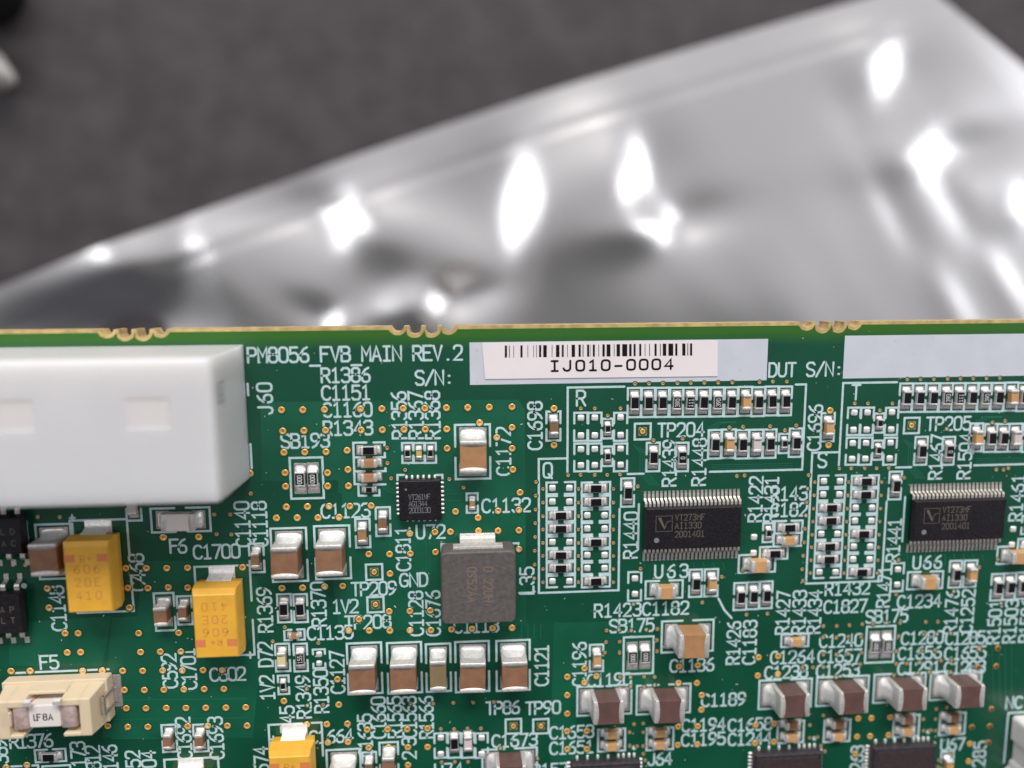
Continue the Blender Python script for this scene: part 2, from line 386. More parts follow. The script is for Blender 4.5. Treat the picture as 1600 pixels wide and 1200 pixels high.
def flush_vias():
    seen = []; big = []; rest = []
    for v in VIAS:
        if any(abs(v[0]-s[0]) < .35 and abs(v[1]-s[1]) < .35 for s in seen): continue
        seen.append(v)
    seen.sort(key=lambda v: (v[3], v[0]**2+v[1]**2))
    SV, SF = [], []
    for i, (x, y, r, small, hole) in enumerate(seen):
        me = via_mesh(r, M_golddull if small else M_gold, hole)
        if i < 300: link('via', me, board, (x, y, 0), random.random()*6)
        else:
            add(SV, SF, [(v.co.x/S+x, v.co.y/S+y, v.co.z/S) for v in me.vertices], [tuple(p.vertices) for p in me.polygons])
        k = len(CLEAR[0]); n = 14; R = r+.10
        CLEAR[0].extend([(x+q*math.cos(2*math.pi*t/n), y+q*math.sin(2*math.pi*t/n), .0585) for q in (R, r*.9) for t in range(n)]); CLEAR[1].extend([(k+t, k+(t+1) % n, k+n+(t+1) % n, k+n+t) for t in range(n)])
    if SV:
        link('via_cluster', mesh('via_cluster', SV, SF, M_golddull, True), board, kind='stuff')
    link('mask_opening', mesh('mask_opening', *CLEAR, M_mask), board, kind='stuff')

# ------------------------------------------------------------------ two-ended chip components
def m_body(L, W, H, t, m, b=.05):
    return cached(('body', L, W, H, m.name), lambda: mesh('body', *loft(L-.06, W, b, [(.06, .02), (.1, 0), (H-b, 0), (H-b*.3, b*.3), (H, b)], n=2), m, False))
def m_term(W, H, t):
    def mk():
        b = min(.1, W*.14)
        V = []; F = []; w = W/2+.02; bul = min(.16, W*.07); ol = []
        for cx_, cy_, a in ((b, w-b, 90), (b, -w+b, 180)):
            for k in range(4):
                th = math.radians(a+30*k); ol.append((cx_+b*math.cos(th), cy_+b*math.sin(th)))
        for k in range(9):
            q = -1+k/4; ol.append((t+bul*(1-q*q)*.9-bul*.4, w*q))
        N = len(ol)
        for z, ins in [(.05, .02), (.1, 0), (H-b, 0), (H-b*.35+.02, b*.3), (H+.02, b)]:
            for i, (x, y) in enumerate(ol):
                V.append((x+(ins if i < 8 else 0), y*(w-ins)/w, z))
        for k in range(4):
            for i in range(N): j = (i+1) % N; F.append((k*N+i, k*N+j, (k+1)*N+j, (k+1)*N+i))
        F.append(tuple(range(4*N, 5*N)))
        return mesh('terminal', V, F, M_term, True)
    return cached(('term', W, H, t), mk)
def m_joint(W, H, ext, t):
    """pad and concave solder fillet; x runs outward from the end face"""
    def mk():
        V, F = loft(ext+t, W+.14, .08, [(.03, -.0), (.05, 0), (.065, .03)], (ext-t)/2, 0, n=2)
        npl = len(F); n = 7; m = 6; k = len(V); fe = ext*.80; hh = min(H*.82, .5+H*.35)
        for i in range(n+1):
            u = i/n; x = fe*u; z = .06+hh*((1-u)**2.0*(1-.25*math.sin(math.pi*u)))
            ww = (W*.94/2)*(1-.10*u*u)
            for j in range(m+1):
                s = -1+2*j/m; zz = .06+(z-.06)*(1-.25*abs(s)**3) if abs(s) < 1 else .05
                V.append((x, ww*s*(1 if abs(s) < 1 else 1.04), zz))
        for i in range(n):
            for j in range(m): a = k+i*(m+1)+j; F.append((a, a+m+1, a+m+2, a+1))
        me = mesh('solder_joint', V, F, M_solder, True); me.materials.append(M_solderpad)
        for p in me.polygons[:npl]: p.material_index = 1; p.use_smooth = False
        return me
    return cached(('joint', W, H, ext, t), mk)
def m_flatpad(W, L):
    return cached(('pad', W, L), lambda: mesh('pad', *loft(L, W, .06, [(.032, 0), (.05, .0), (.056, .02)], n=2), M_solderpad))
# kind: name, L, W, H, t, ext, material, outline L, outline W
KIND = {
 'r6': ('resistor', 1.6, .82, .45, .30, .42, M_alumina, 2.95, 1.33),
 'r4': ('resistor', 1.0, .55, .35, .22, .26, M_alumina, 2.0, 1.06),
 'a4': ('resistor', 1.0, .55, .35, .22, .26, M_amber, 2.0, 1.06),
 'c6': ('capacitor', 1.6, .82, .80, .34, .42, M_tan, 2.95, 1.40),
 'l6': ('capacitor', 1.6, .82, .70, .34, .42, M_tanlight, 2.95, 1.40),
 'b6': ('capacitor', 1.6, .82, .80, .34, .42, M_brown, 2.95, 1.40),
 'p6': ('capacitor', 1.6, .82, .60, .34, .42, M_pink, 2.95, 1.40),
 'e6': ('indicator_led', 1.6, .82, .70, .34, .42, M_led, 2.95, 1.40),
 'c4': ('capacitor', 1.0, .55, .50, .25, .26, M_tan, 2.0, 1.1),
 'b8': ('capacitor', 2.0, 1.25, 1.3, .42, .55, M_brown, 3.9, 1.9),
 't8': ('capacitor', 2.0, 1.25, 1.1, .42, .55, M_tanlight, 3.9, 1.9),
 'o12': ('capacitor', 3.2, 1.65, 1.8, .45, .65, M_olive, 5.2, 2.5),
 'f12': ('chip_fuse', 3.2, 1.70, 1.0, .50, .75, M_white, 5.6, 2.4),
 'c12': ('capacitor', 3.2, 2.55, 2.4, .50, .85, M_tan, 5.5, 3.45),
 'b12': ('capacitor', 3.2, 2.55, 2.4, .50, .85, M_brown, 5.5, 3.45),
 'm12': ('capacitor', 3.2, 2.50, 2.5, .50, 1.05, M_maroon, 5.75, 3.25),
}
DROP = {}
def comp(kind, tile, zx, zy, o='v', label=None, mark=None, ch=False, out=True, lab2=None, dx=0, tilt=0):
    nm, L, W, H, t, ext, m, oL, oW = KIND[kind]
    p = Z(tile, zx, zy, H); rz = math.pi/2 if o == 'v' else 0
    for i, d in enumerate((0, DCH) if ch else (dx,)):
        x, y = p.x+d, p.y; lb = label if i == 0 else (lab2 or label)
        b = link(nm, m_body(L, W, H, t, m), board, (x, y, 0), rz+tilt+random.uniform(-.028, .028), lb)
        for s in (0, math.pi):
            e = Vector((math.cos(s), 0))
            link('terminal', m_term(W, H, t), b, (e.x*(L/2), 0, 0), s+math.pi)
            link('solder_joint', m_joint(W, H, ext, t), b, (e.x*L/2, 0, 0), s)
        if kind in ('r6', 'r4'):
            cl = (L-2*t+.08) if kind == 'r6' else .56
            link('coating', cached(('coat', kind), lambda: mesh('coating', *loft(cl, W-.10, .03, [(H, 0), (H+.022, .0), (H+.03, .02)], n=1), M_black)), b)
            if mark:
                def mk():
                    V, F = glyphs(mark, .78 if len(mark) > 1 else .2, .42, .055, 0, .48)
                    return mesh('marking', [(vx-(.39 if len(mark) > 1 else .1), vy-.21, vz) for vx, vy, vz in V], F, M_mark)
                link('marking', cached(('mk', mark), mk), b, (0, 0, H+.033), 0)
        if out: bracket(x, y, oL, oW, rz, gap=.28 if kind[-1] in '64' else .55)
def pad(tile, zx, zy, ch=False, w=.68, l=.66):
    p = Z(tile, zx, zy)
    for d in ((0, DCH) if ch else (0,)):
        link('solder_pad', cached(('sp', w, l), lambda: mesh('solder_pad', *loft(w, l, .16, [(.03, 0), (.08, .01), (.13, .05), (.165, .12), (.18, .22)], n=3), M_solder, True)), board, (p.x+d, p.y, 0), random.uniform(-.06, .06))

# ================================================================== lettering on the board
for a in [
 ('PM8056_FVB_MAIN REV.2', 'T2', -48, 266, 1288, 248, 1.40), ('R1386', 'T2', 412, 390, 712, 388), ('S/N:', 'T2', 1000, 405, 1232, 402),
 ('C1151', 'T2', 415, 500, 714, 498), ('C1160', 'T2', 422, 606, 724, 603), ('R1343', 'T2', 426, 720, 728, 716), ('SB193', 'T2', 162, 800, 458, 797),
 ('J60', 'T2', 105, 585, 98, 395), ('R1356', 'T2', 942, 738, 942, 450), ('R1367', 'T2', 1046, 738, 1044, 448), ('R1368', 'T2', 1150, 738, 1146, 445),
 ('C1172', 'T2', 1590, 966, 1580, 672), ('C1132', 'M2', 1415, 403, 1712, 397), ('C1123', 'M2', 412, 437, 712, 433), ('C1118', 'M2', 75, 612, 62, 335),
 ('C1140', 'M1', 1568, 612, 1560, 335), ('C1811', 'M2', 966, 762, 962, 492), ('U72', 'M2', 1005, 566, 1180, 565), ('TP209', 'M2', 600, 923, 876, 921),
 ('GND', 'M2', 902, 866, 1072, 864), ('1V2', 'M2', 482, 1032, 638, 1028), ('TP208', 'M2', 560, 1131, 842, 1128), ('R1369', 'M2', 106, 1145, 92, 872),
 ('R1370', 'M2', 440, 1108, 430, 838), ('C1135', 'L2', 325, 398, 605, 394), ('C1128', 'L2', 1046, 368, 1040, 95), ('C1676', 'L2', 1152, 368, 1148, 92),
 ('C1113', 'L2', 1240, 355, 1515, 352), ('L35', 'M3', 134, 908, 128, 745), ('1V2 D72', 'L2', 117, 768, 95, 412), ('R1349', 'L2', 345, 882, 330, 622),
 ('R1350', 'L2', 455, 848, 442, 582), ('C1127', 'L2', 556, 728, 548, 468), ('R45', 'L2', 243, 970, 235, 812), ('C1664', 'L2', 338, 1045, 606, 1040),
 ('C1635', 'L2', 728, 1120, 715, 862), ('C1660', 'L2', 812, 1008, 802, 755), ('R1565', 'L2', 912, 1003, 905, 752), ('C1563', 'L2', 1003, 1003, 998, 752),
 ('R1566', 'L2', 1108, 1008, 1102, 752), ('23', 'L2', 1000, 1138, 996, 1010), ('TP86', 'L2', 1440, 865, 1645, 862), ('TP90', 'L3', 88, 865, 300, 862),
 ('C1673', 'L2', 1478, 1070, 1755, 1064), ('574', 'L2', 80, 1220, 72, 1068), ('U74', 'L2', 1120, 1250, 1290, 1246),
 ('C1121', 'L3', 226, 680, 222, 432), ('C1196', 'L3', 460, 682, 455, 415), ('C1190', 'L3', 472, 692, 742, 688), ('SB175', 'L3', 612, 352, 884, 347),
 ('R1423C1182', 'M3', 517, 1057, 1100, 1048), ('U63', 'M3', 893, 812, 1095, 808), ('C1136', 'L3', 988, 600, 1258, 594), ('R1426', 'L3', 1418, 546, 1420, 285),
 ('C1183', 'L3', 1518, 546, 1518, 278), ('C1189', 'L3', 1185, 815, 1455, 808), ('C1653', 'L3', 238, 1018, 508, 1012), ('C1651', 'L3', 238, 1114, 508, 1108),
 ('C1194', 'L3', 1062, 972, 1328, 965), ('C1195', 'L3', 1060, 1062, 1328, 1056), ('C1658', 'L3', 1352, 970, 1620, 963), ('C1244', 'L3', 1352, 1058, 1618, 1050),
 ('J64', 'L3', 850, 1182, 995, 1178), ('R157', 'L3', 130, 1252, 345, 1248), ('C1698', 'T3', 186, 806, 184, 512), ('TP204', 'T3', 912, 730, 1198, 724),
 ('R1439', 'T3', 1022, 1034, 1018, 752), ('R1448', 'T3', 1206, 1030, 1200, 742), ('R1440', 'M3', 780, 684, 768, 402),
 ('R1422', '0', 1189, 814, 1189, 745), ('R1431', '0', 1213, 814, 1213, 745), ('DUT S/N:', 'T4', 5, 354, 462, 346), ('C1696', 'T4', 325, 812, 322, 532),
 ('TP205', 'T4', 988, 690, 1262, 684), ('R1467', 'T4', 1080, 990, 1078, 718), ('R1504', 'T4', 1258, 988, 1258, 712), ('R1461', 'M4', 1580, 450, 1585, 168),
 ('R143', 'M4', 20, 327, 240, 324), ('C182', 'M4', 18, 428, 240, 424), ('R1432', 'M4', 358, 920, 630, 914), ('C1827', 'M4', 350, 1032, 612, 1026),
 ('C1234', 'M4', 808, 1000, 1075, 994), ('U66', 'M4', 905, 755, 1080, 750), ('R1441', 'M4', 815, 705, 812, 442), ('R1471', 'M4', 755, 990, 752, 740),
 ('R1427', 'L4', 125, 358, 122, 95), ('R1433', 'L4', 226, 356, 222, 92), ('R1434', 'L4', 322, 354, 318, 92), ('R1476', 'L4', 1172, 356, 1186, 90),
 ('C1252', 'L4', 1272, 350, 1286, 85), ('SB175', 'L4', 612, 293, 868, 288), ('R1501', 'L4', 1440, 418, 1440, 155), ('R1503', 'L4', 1540, 412, 1540, 150),
 ('R1506', 'L4', 1640, 408, 1640, 148), ('C1240', 'L4', 322, 446, 585, 440), ('C1657', 'L4', 312, 542, 578, 536), ('C1253', 'L4', 302, 632, 565, 624),
 ('C1264', 'L4', 16, 548, 284, 540), ('C1238', 'L4', -20, 642, 243, 634), ('C1280', 'L4', 832, 428, 1090, 418), ('C1656', 'L4', 812, 522, 1078, 514),
 ('C1291', 'L4', 810, 616, 1070, 608), ('C1285', 'L4', 1108, 428, 1350, 420), ('C1655', 'L4', 1102, 522, 1355, 514), ('C1283', 'L4', 1100, 612, 1350, 602),
 ('U67', 'L4', 1078, 1090, 1222, 1086), ('NC', 'L4', 1485, 828, 1582, 824), ('1285', 'L4', 1345, 1240, 1338, 1035), ('1263', 'L4', 585, 1265, 582, 1062),
 ('F6', 'M1', 1068, 655, 1168, 652), ('C1700', 'M1', 1215, 692, 1500, 685), ('C468', 'M1', 912, 886, 905, 662), ('C1148', 'M1', 420, 1136, 398, 862),
 ('F5', 'L1', 258, 580, 368, 576), ('C592', 'L1', 1112, 694, 1100, 485), ('C1701', 'L1', 1232, 702, 1215, 450), ('C602', 'L1', 1318, 656, 1535, 650),
 ('C1692', 'L1', 1202, 1138, 1195, 882), ('C1693', 'L1', 1402, 1138, 1388, 880), ('R1376', 'L1', 68, 1076, 332, 1070), ('389', 'L1', 52, 1165, 35, 1020),
 ('173', 'L1', 540, 1184, 522, 1036), ('812', 'L1', 632, 1205, 620, 1060), ('146', 'L1', 738, 1205, 722, 1056), ('52', 'L1', 878, 1190, 870, 1092),
 ('04', 'L1', 976, 1190, 968, 1092), ('+', 'M1', 440, 462, 500, 460, .8), ('+', 'L1', 1550, 520, 1600, 518, .9), ('+', 'L2', 95, 1045, 140, 1043, .9)]:
    text(*a[:6], h=(a[6] if len(a) > 6 else 1.36))
text('R', 'T3', 405, 535, 460, 530, h=1.5); text('Q', 'T3', 197, 985, 262, 980, h=1.5)
text('T', 'T4', 522, 497, 580, 492, h=1.5); text('S', 'T4', 312, 920, 372, 916, h=1.5)

# white silkscreen blocks
def quad(name, pts, z, m, parent=None, th=.006, label=None):
    V = [(p.x, p.y, z) for p in pts]+[(p.x, p.y, z-th) for p in pts]
    F = [(0, 1, 2, 3)]+[(i, 4+i, 4+(i+1) % 4, (i+1) % 4) for i in range(4)]
    return link(name, mesh(name, V, F, m), parent or board, label=label)
def rect_from(p, q): return [Vector((p.x, q.y)), Vector((q.x, q.y)), Vector((q.x, p.y)), Vector((p.x, p.y))]
quad('silkscreen_block', rect_from(P(733.5, 535), P(1197.5, 594)), .045, M_silkblock)
quad('silkscreen_block', rect_from(P(1320, 524.5), P(1720, 585)), .045, M_silkblock)

# paper label with bar code
lab = quad('paper_label', [P(758, 592), P(1120.5, 587.5), P(1121, 532.5), P(753, 535)], .13, M_label, th=.075, label='white paper label with a bar code and the number IJ010-0004')
bars = [(430, 458), (483, 492), (538, 545), (625, 652), (715, 722), (787, 793), (822, 829), (858, 885), (910, 955), (1017, 1025), (1070, 1113), (1143, 1167), (1210, 1217), (1265, 1308), (1352, 1380), (1403, 1413), (1458, 1485), (1497, 1502), (1530, 1556)]
bars = [(735+a/8, 735+b/8) for a, b in bars]+[(915+a/5.333, 915+b/5.333) for a, b in [(107, 112), (140, 160), (175, 207), (236, 241), (258, 287), (305, 347), (363, 383), (400, 417), (447, 464), (493, 498), (530, 536), (574, 592), (620, 626), (643, 672), (690, 730), (747, 765), (805, 832), (848, 855), (870, 888)]]
for a, b in bars:
    y0 = 539.8-(a-790)*.0115; y1 = y0+19
    quad('bar', [P(a, y1, .13), P(b, y1, .13), P(b, y0, .13), P(a, y0, .13)], .138, M_ink, lab, th=.004)
p0, p1 = P(860.5, 579.8, .13), P(1051, 576.5, .13); d = p1-p0
V, F = glyphs('IJ010-0004', d.length, .98, .21, 0, .80)
link('printed_number', mesh('printed_number', V, F, M_ink), lab, (p0.x, p0.y, .139), math.atan2(d.y, d.x))

# boxes and long lines drawn on the board
lines([[('T3', 702, 416), ('T3', 348, 420), ('T3', 350, 952)], [('T3', 345, 864), ('T3', 167, 868), ('M3', 175, 905), ('M3', 665, 903), ('M3', 668, 380)],
       [('T3', 722, 962), ('T3', 822, 962)], [('T3', 1235, 948), ('T4', 212, 938), ('T4', 240, 402), ('T4', 172, 403)],
       [('T3', 1225, 870), ('T3', 1225, 690), ('T3', 1250, 688)]], ch=True)
lines([[('M3', 1290, 940), ('M3', 1325, 1010), ('M3', 1372, 1062)]])
lines([[('M3', 792, 350), ('M3', 790, 635)]], ch=True)
lines([[('T1', 1548, 398), ('T1', 1548, 470)], [('T1', 1566, 775), ('T1', 1580, 925)]])
lines([[('L1', 95, 605), ('L1', 682, 605)], [('M1', 165, 455), ('M1', 190, 590)], [('M1', 140, 945), ('M1', 155, 1080)]])
lines([[('M2', 1160, 645), ('M2', 1160, 600), ('M2', 1225, 600)], [('M2', 1545, 597), ('M2', 1640, 597), ('M2', 1640, 640)], [('M3', 45, 905), ('M3', 134, 905)]])
lines([[('M2', 885, 200), ('M2', 885, 168), ('M2', 925, 168)], [('M2', 1125, 168), ('M2', 1165, 168), ('M2', 1165, 190)]])
lines([[('L4', 1500, 855), ('L4', 1650, 850)], [('L4', 1500, 855), ('L4', 1478, 1165)]])
lines([[('L1', 50, 1200), ('L1', 50, 1190), ('L1', 240, 1190), ('L1', 240, 1200)], [('L1', 268, 1200), ('L1', 268, 1188), ('L1', 440, 1188), ('L1', 440, 1200)]])
for zx0, zy0, zx1, zy1, t in ((760, 642, 872, 750, 'T3'), (843, 606, 950, 712, 'T4'), (683, 722, 795, 826, 'M2'), (692, 925, 803, 1030, 'M2'), (128, 885, 232, 990, 'L3'), (-45, 885, 62, 990, 'L3')):
    a, b = Z(t, zx0, zy0), Z(t, zx1, zy1); c = (a+b)/2
    bracket(c.x, c.y, 1.62, 1.62, 0, full=True)
    link('test_pad', mesh('test_pad', *loft(.86, .86, .05, [(.03, 0), (.045, .0), (.05, .01)], n=1), M_golddull), board, (c.x, c.y, 0))
    via(c.x, c.y, .30)

# ================================================================== parts of the two repeated channels
D10 = 'in the ten-part row at the top of the '
marks = {3: '390', 4: '111', 6: '390'}
xs = [770, 857, 945, 1035, 1118, 1203, 1290, 1378, 1472, 1548]
for i, x in enumerate(xs):
    comp('l6' if i == 8 else 'r6', 'T3', x, 520-i*.6, 'v', mark=marks.get(i), ch=True, out=True,
         label='chip resistor marked %s in the row above TP204' % marks[i] if i in marks else ('tan chip capacitor ninth in the row above TP204' if i == 8 else None),
         lab2='chip resistor marked %s in the row above TP205' % marks[i] if i in marks else ('tan chip capacitor ninth in the row above TP205' if i == 8 else None))
    q = Z('T3', x-2, 399-i*1.2)
    if i != 8:
        for d in (0, DCH): via(q.x+d, q.y, .20, True)
for x in (32, 118):
    comp('r6', 'T4', x, 510, 'v', ch=True); q = Z('T4', x-2, 385)
    for d in (0, DCH): via(q.x+d, q.y, .20, True)
for x in (430, 517, 678):
    for y in (612, 722, 808, 908):
        pad('T3', x, y-(x-430)*.012, ch=True)
    pa, pb = Z('T3', x, 667), Z('T3', x, 858)
    for c in (pa, pb):
        for d in (0, DCH): bracket(c.x+d, c.y, 2.85, 1.33, math.pi/2, gap=.35)
comp('r4', 'T3', 600, 682, 'v', ch=True); comp('r4', 'T3', 600, 856, 'v', ch=True)
for x, y in ((430, 553), (517, 553), (598, 598), (678, 553), (350, 970), (428, 968), (517, 968), (595, 968), (675, 965)):
    q = Z('T3', x, y)
    for d in (0, DCH): via(q.x+d, q.y, .20, True)
ys = [250, 335, 420, 503, 587, 668, 750, 832]
for i, y in enumerate(ys):
    for side, occ, xa, xb, xc in ((0, (2, 3, 5, 6), 252, 358, 306), (1, (0, 1, 4, 7), 470, 578, 526)):
        a, b = Z('M3', xa, y), Z('M3', xb, y); c = (a+b)/2
        if i in occ:
            comp('r6', 'M3', xc, y+5, 'h', ch=True, out=False,
                 label='black chip resistor %s in the %s column of box Q' % (['first', 'second', 'third', 'fourth', 'fifth', 'sixth', 'seventh', 'eighth'][i], 'right' if side else 'left'),
                 lab2='black chip resistor %s in the %s column of box S' % (['first', 'second', 'third', 'fourth', 'fifth', 'sixth', 'seventh', 'eighth'][i], 'right' if side else 'left'))
        else:
            pad('M3', xa, y, ch=True); pad('M3', xb, y, ch=True)
        for d in (0, DCH): bracket(c.x+d, c.y, 2.9, 1.22, 0, gap=.38)
    for x in (193, 415, 633):
        q = Z('M3', x, y+6)
        for d in (0, DCH): via(q.x+d, q.y, .19, True)
    q = Z('M3', 150-i*1.6, 212+i*86)
    for d in (0, DCH): via(q.x+d, q.y, .20, True)
comp('r6', 'M3', 728, 285, 'v', 'black chip resistor above the lettering R1440', ch=True, lab2='black chip resistor above the lettering R1441')
comp('r6', 'T3', 888, 862, 'v', 'black chip resistor left of the lettering R1439', ch=True, lab2='black chip resistor left of the lettering R1467')
comp('r6', 'T3', 1068, 862, 'v', 'chip resistor marked 0 left of the lettering R1448', mark='0', ch=True, lab2='chip resistor marked 0 left of the lettering R1504')
for k, x in (('r6', 1275), ('l6', 1368), ('r6', 1447), ('p6', 1537)): comp(k, 'T3', x, 782, 'v')
comp('r6', 'T4', 20, 778, 'v'); comp('r4', 'T4', 107, 775, 'v'); comp('r6', 'T4', 183, 772, 'v')
for k, x in (('l6', 1325), ('r6', 1407), ('r6', 1482), ('p6', 1567), ('r6', 1650)): comp(k, 'T4', x, 742, 'v')
comp('b6', 'T3', 265, 672, 'v', 'small brown chip capacitor right of the lettering C1698', out=True)
comp('l6', 'T4', 392, 678, 'v', 'small tan chip capacitor right of the lettering C1696')
pad('M3', 768, 815, ch=True); pad('M3', 768, 912, ch=True)
q = Z('M3', 766, 864)
for d in (0, DCH): bracket(q.x+d, q.y, 3.1, 1.35, math.pi/2, gap=.4)
comp('t8', 'M3', 968, 910, 'h', 'orange-tan chip capacitor above the lettering C1182', ch=True, lab2='orange-tan chip capacitor above the lettering C1234')
comp('r6', 'M3', 1155, 855, 'v', ch=True); comp('l6', 'M3', 1258, 858, 'v', ch=True)
for x, y in ((1435, 938), (1515, 933), (1597, 928)): comp('r6', 'M3', x, y, 'v', ch=True)
# small group right of each long chip (offsets in the 13.33x zoom, origin 1150,800)
def g(x, y): return 1150+x/13.333, 800+y/13.333
for k, x, y, o in (('r6', 1130, 340, 'h'), ('l6', 1130, 620, 'h'), ('r6', 820, 880, 'h'), ('t8', 520, 1150, 'h')):
    comp(k, '0', *g(x, y), o, ch=True)
comp('r4', '0', *g(690, 450), 'v', ch=True)
pad('0', *g(370, 520), ch=True); pad('0', *g(360, 850), ch=True)

# ================================================================== long two-row chips
def pin_row(x, y, n, pitch, W, sgn):
    """gull-wing pins; sgn +1 bends away from the viewer side"""
    V = []; F = []
    prof = [(0, .62), (.34, .64), (.50, .58), (.62, .22), (.74, .10), (1.18, .09)]
    for i in range(n):
        cx = (i-(n-1)/2)*pitch; w = W/2
        k = len(V)
        for (a, z) in prof:
            for dz in (.0, -.09):
                V.append((cx-w, a*sgn, z+dz)); V.append((cx+w, a*sgn, z+dz))
        for j in range(len(prof)-1):
            b = k+j*4
            q = [(b, b+1, b+5, b+4), (b+2, b+6, b+7, b+3), (b, b+4, b+6, b+2), (b+1, b+3, b+7, b+5)]
            F += q if sgn > 0 else [t[::-1] for t in q]
        b = k+(len(prof)-1)*4; F.append((b, b+1, b+3, b+2))
    return V, F
def long_chip(dx, mark_label):
    a = P(1081, 822, .0); x, y = (P(1003, 762.5).x+P(1157, 760).x)/2+.05, (P(1080, 761.5).y+P(1080, 878).y)/2
    W, L = 10.05, 4.5
    V, F = loft(W, L, .10, [(.12, .14), (.60, 0), (.66, 0), (1.06, .13), (1.10, .17)], n=2)
    c = link('integrated_circuit', mesh('chip_body', V, F, M_chip), board, (x+dx, y, 0), 0, mark_label)
    for s in (1, -1):
        V, F = pin_row(0, 0, 24, .423, .245, s)
        link('pin_row', mesh('pin_row', V, F, M_pin), c, (0, s*(L/2-.03), .0), kind='stuff')
        V, F = [], []
        for i in range(24): add(V, F, *loft(.25, 1.0, 0, [(.03, 0), (.05, 0)], (i-11.5)*.423, s*(L/2+.95)))
        link('pad_row', mesh('pad_row', V, F, M_solderpad), c, kind='stuff')
    def tx(s, u, v, h, wd):
        V, F = glyphs(s, wd, h, .075, 0, .5)
        link('marking', mesh('marking', V, F, M_chipmark), c, (u, v, 1.104))
    tx('VT273MF', -1.95, .87, .62, 3.0); tx('AI1330', -1.95, .02, .62, 2.65); tx('2001401', -1.95, -.88, .62, 3.0)
    V, F = [], []
    stroke(V, F, [(-3.95, -.22), (-2.28, -.22), (-2.28, 1.38), (-3.95, 1.38), (-3.95, -.22)], .05, 0)
    link('emblem_frame', mesh('emblem_frame', V, F, M_chipmark), c, (0, 0, 1.104))
    V, F = [], []
    add(V, F, [(-3.75, 1.2, 0), (-3.45, 1.22, 0), (-2.98, .1, 0), (-3.08, -.05, 0)], [(3, 2, 1, 0)])
    stroke(V, F, [(-3.02, .12), (-2.88, .62), (-2.70, .82), (-2.40, .84)], .06, .001)
    link('emblem', mesh('emblem', V, F, M_chipmark), c, (0, 0, 1.106))
    V, F = loft(.54, .54, .26, [(1.1015, 0), (1.103, 0)], -3.85, -1.15, n=5)
    link('pin_one_dot', mesh('pin_one_dot', V, F, M_chipmark2), c)
    return c
long_chip(0, 'long black chip with 24 pins on each side above the lettering U63')
long_chip(DCH, 'long black chip with 24 pins on each side above the lettering U66')
for k in range(9):
    trace([('M3', 820+k*62, 715), ('M3', 828+k*62, 735), ('M3', 828+k*62, 745+((k*7) % 5)*14)], .07, ch=True)
for k in range(5): trace([('T3', 760+k*14, 780+k*6), ('T3', 800+k*14, 830+k*6), ('T3', 800+k*14, 960), ('T3', 860+k*14, 1032)], .07, ch=True)

# ================================================================== square chip U72 and chips cut by the lower frame edge
def square_chip(cx, cy, w, label, marks=(), m=None, dot=None, teeth=(), H=.85, tall=0):
    V, F = loft(w, w+tall, .05, [(.05, 0), (H-.22, 0), (H-.20, .04), (H-.03, .10), (H, .14)], n=1)
    me = mesh('chip_body', V, F, m or M_chip); c = link('integrated_circuit', me, board, (cx, cy, 0), 0, label)
    for s, u, v, h, wd, mm in marks:
        V, F = glyphs(s, wd, h, .055, 0, .5); link('marking', mesh('marking', V, F, mm), c, (u, v, H+.004))
    if dot:
        V, F = loft(.22, .22, .1, [(H+.001, 0), (H+.004, 0)], dot[0], dot[1], n=4); link('pin_one_dot', mesh('pin_one_dot', V, F, M_chipmark2), c)
    for u, v, r in teeth:
        link('pad_tooth', cached(('tooth',), lambda: mesh('pad_tooth', *loft(.27, .62, .12, [(.03, 0), (.12, .02), (.19, .08)], n=2), M_solder, True)), c, (u, v, 0), r)
    return c
ua, ub = P(622, 746, .85), P(690, 818, .85); uc = (ua+ub)/2; uw = (ub.x-ua.x)
te = [(-1.32+.56*i, uw/2+.02, 0) for i in range(6)] + [(uw/2+.0, 1.55-.44*i, math.pi/2) for i in range(8)] + [(-uw/2-.0, 1.55-.44*i, math.pi/2) for i in range(8)] + [(-1.32+.56*i, -uw/2-.0, 0) for i in range(6)]
square_chip(uc.x, uc.y, uw, 'small square black chip marked VT261WF above the lettering U72',
            (('VT261WF', -1.1, .12, .52, 2.1, M_chipmark2), ('AG1344', -1.1, -.56, .52, 1.8, M_chipmark2), ('2003130', -1.1, -1.24, .52, 2.1, M_chipmark2)),
            dot=(-1.35, 1.15), teeth=te)
for k in range(5): trace([('M2', 960+k*30, 165), ('M2', 960+k*30, 100)], .07)
for k in range(4): trace([('M2', 1175, 262+k*22), ('M2', 1290, 262+k*22)], .07)
for k in range(3): trace([('M2', 880, 260+k*20), ('M2', 850, 258+k*20), ('M2', 790, 225+k*22)], .07)
trace([('M2', 540, 130), ('M2', 520, 150), ('M2', 520, 270), ('M2', 570, 300), ('M2', 790, 300)], .08)
for k in range(3): trace([('T3', 1230+k*16, 668+k*4), ('T3', 1290+k*16, 636+k*3), ('T3', 1400, 636+k*3)], .07, ch=True)
for k in range(4): trace([('M3', 960+k*30, 735), ('M3', 960+k*30, 790)], .06, ch=True)
for k in range(5): trace([('M2', 1010+k*14, 520), ('M2', 1040+k*12, 600), ('M2', 1040+k*12, 740), ('M2', 1000+k*12, 775)], .07)
for k in range(4): trace([('L4', 1400+k*40, 440), ('L4', 1410+k*38, 800)], .06)
for k in range(4): trace([('L3', 60+k*40, 300), ('L3', 58+k*40, 390)], .06)
for k in range(3): trace([('L1', 700, 775+k*120), ('L1', 1540, 765+k*120)], .10)
for k in range(4): trace([('T3', 1250, 905+k*13), ('T4', 150, 897+k*13)], .06, ch=True)
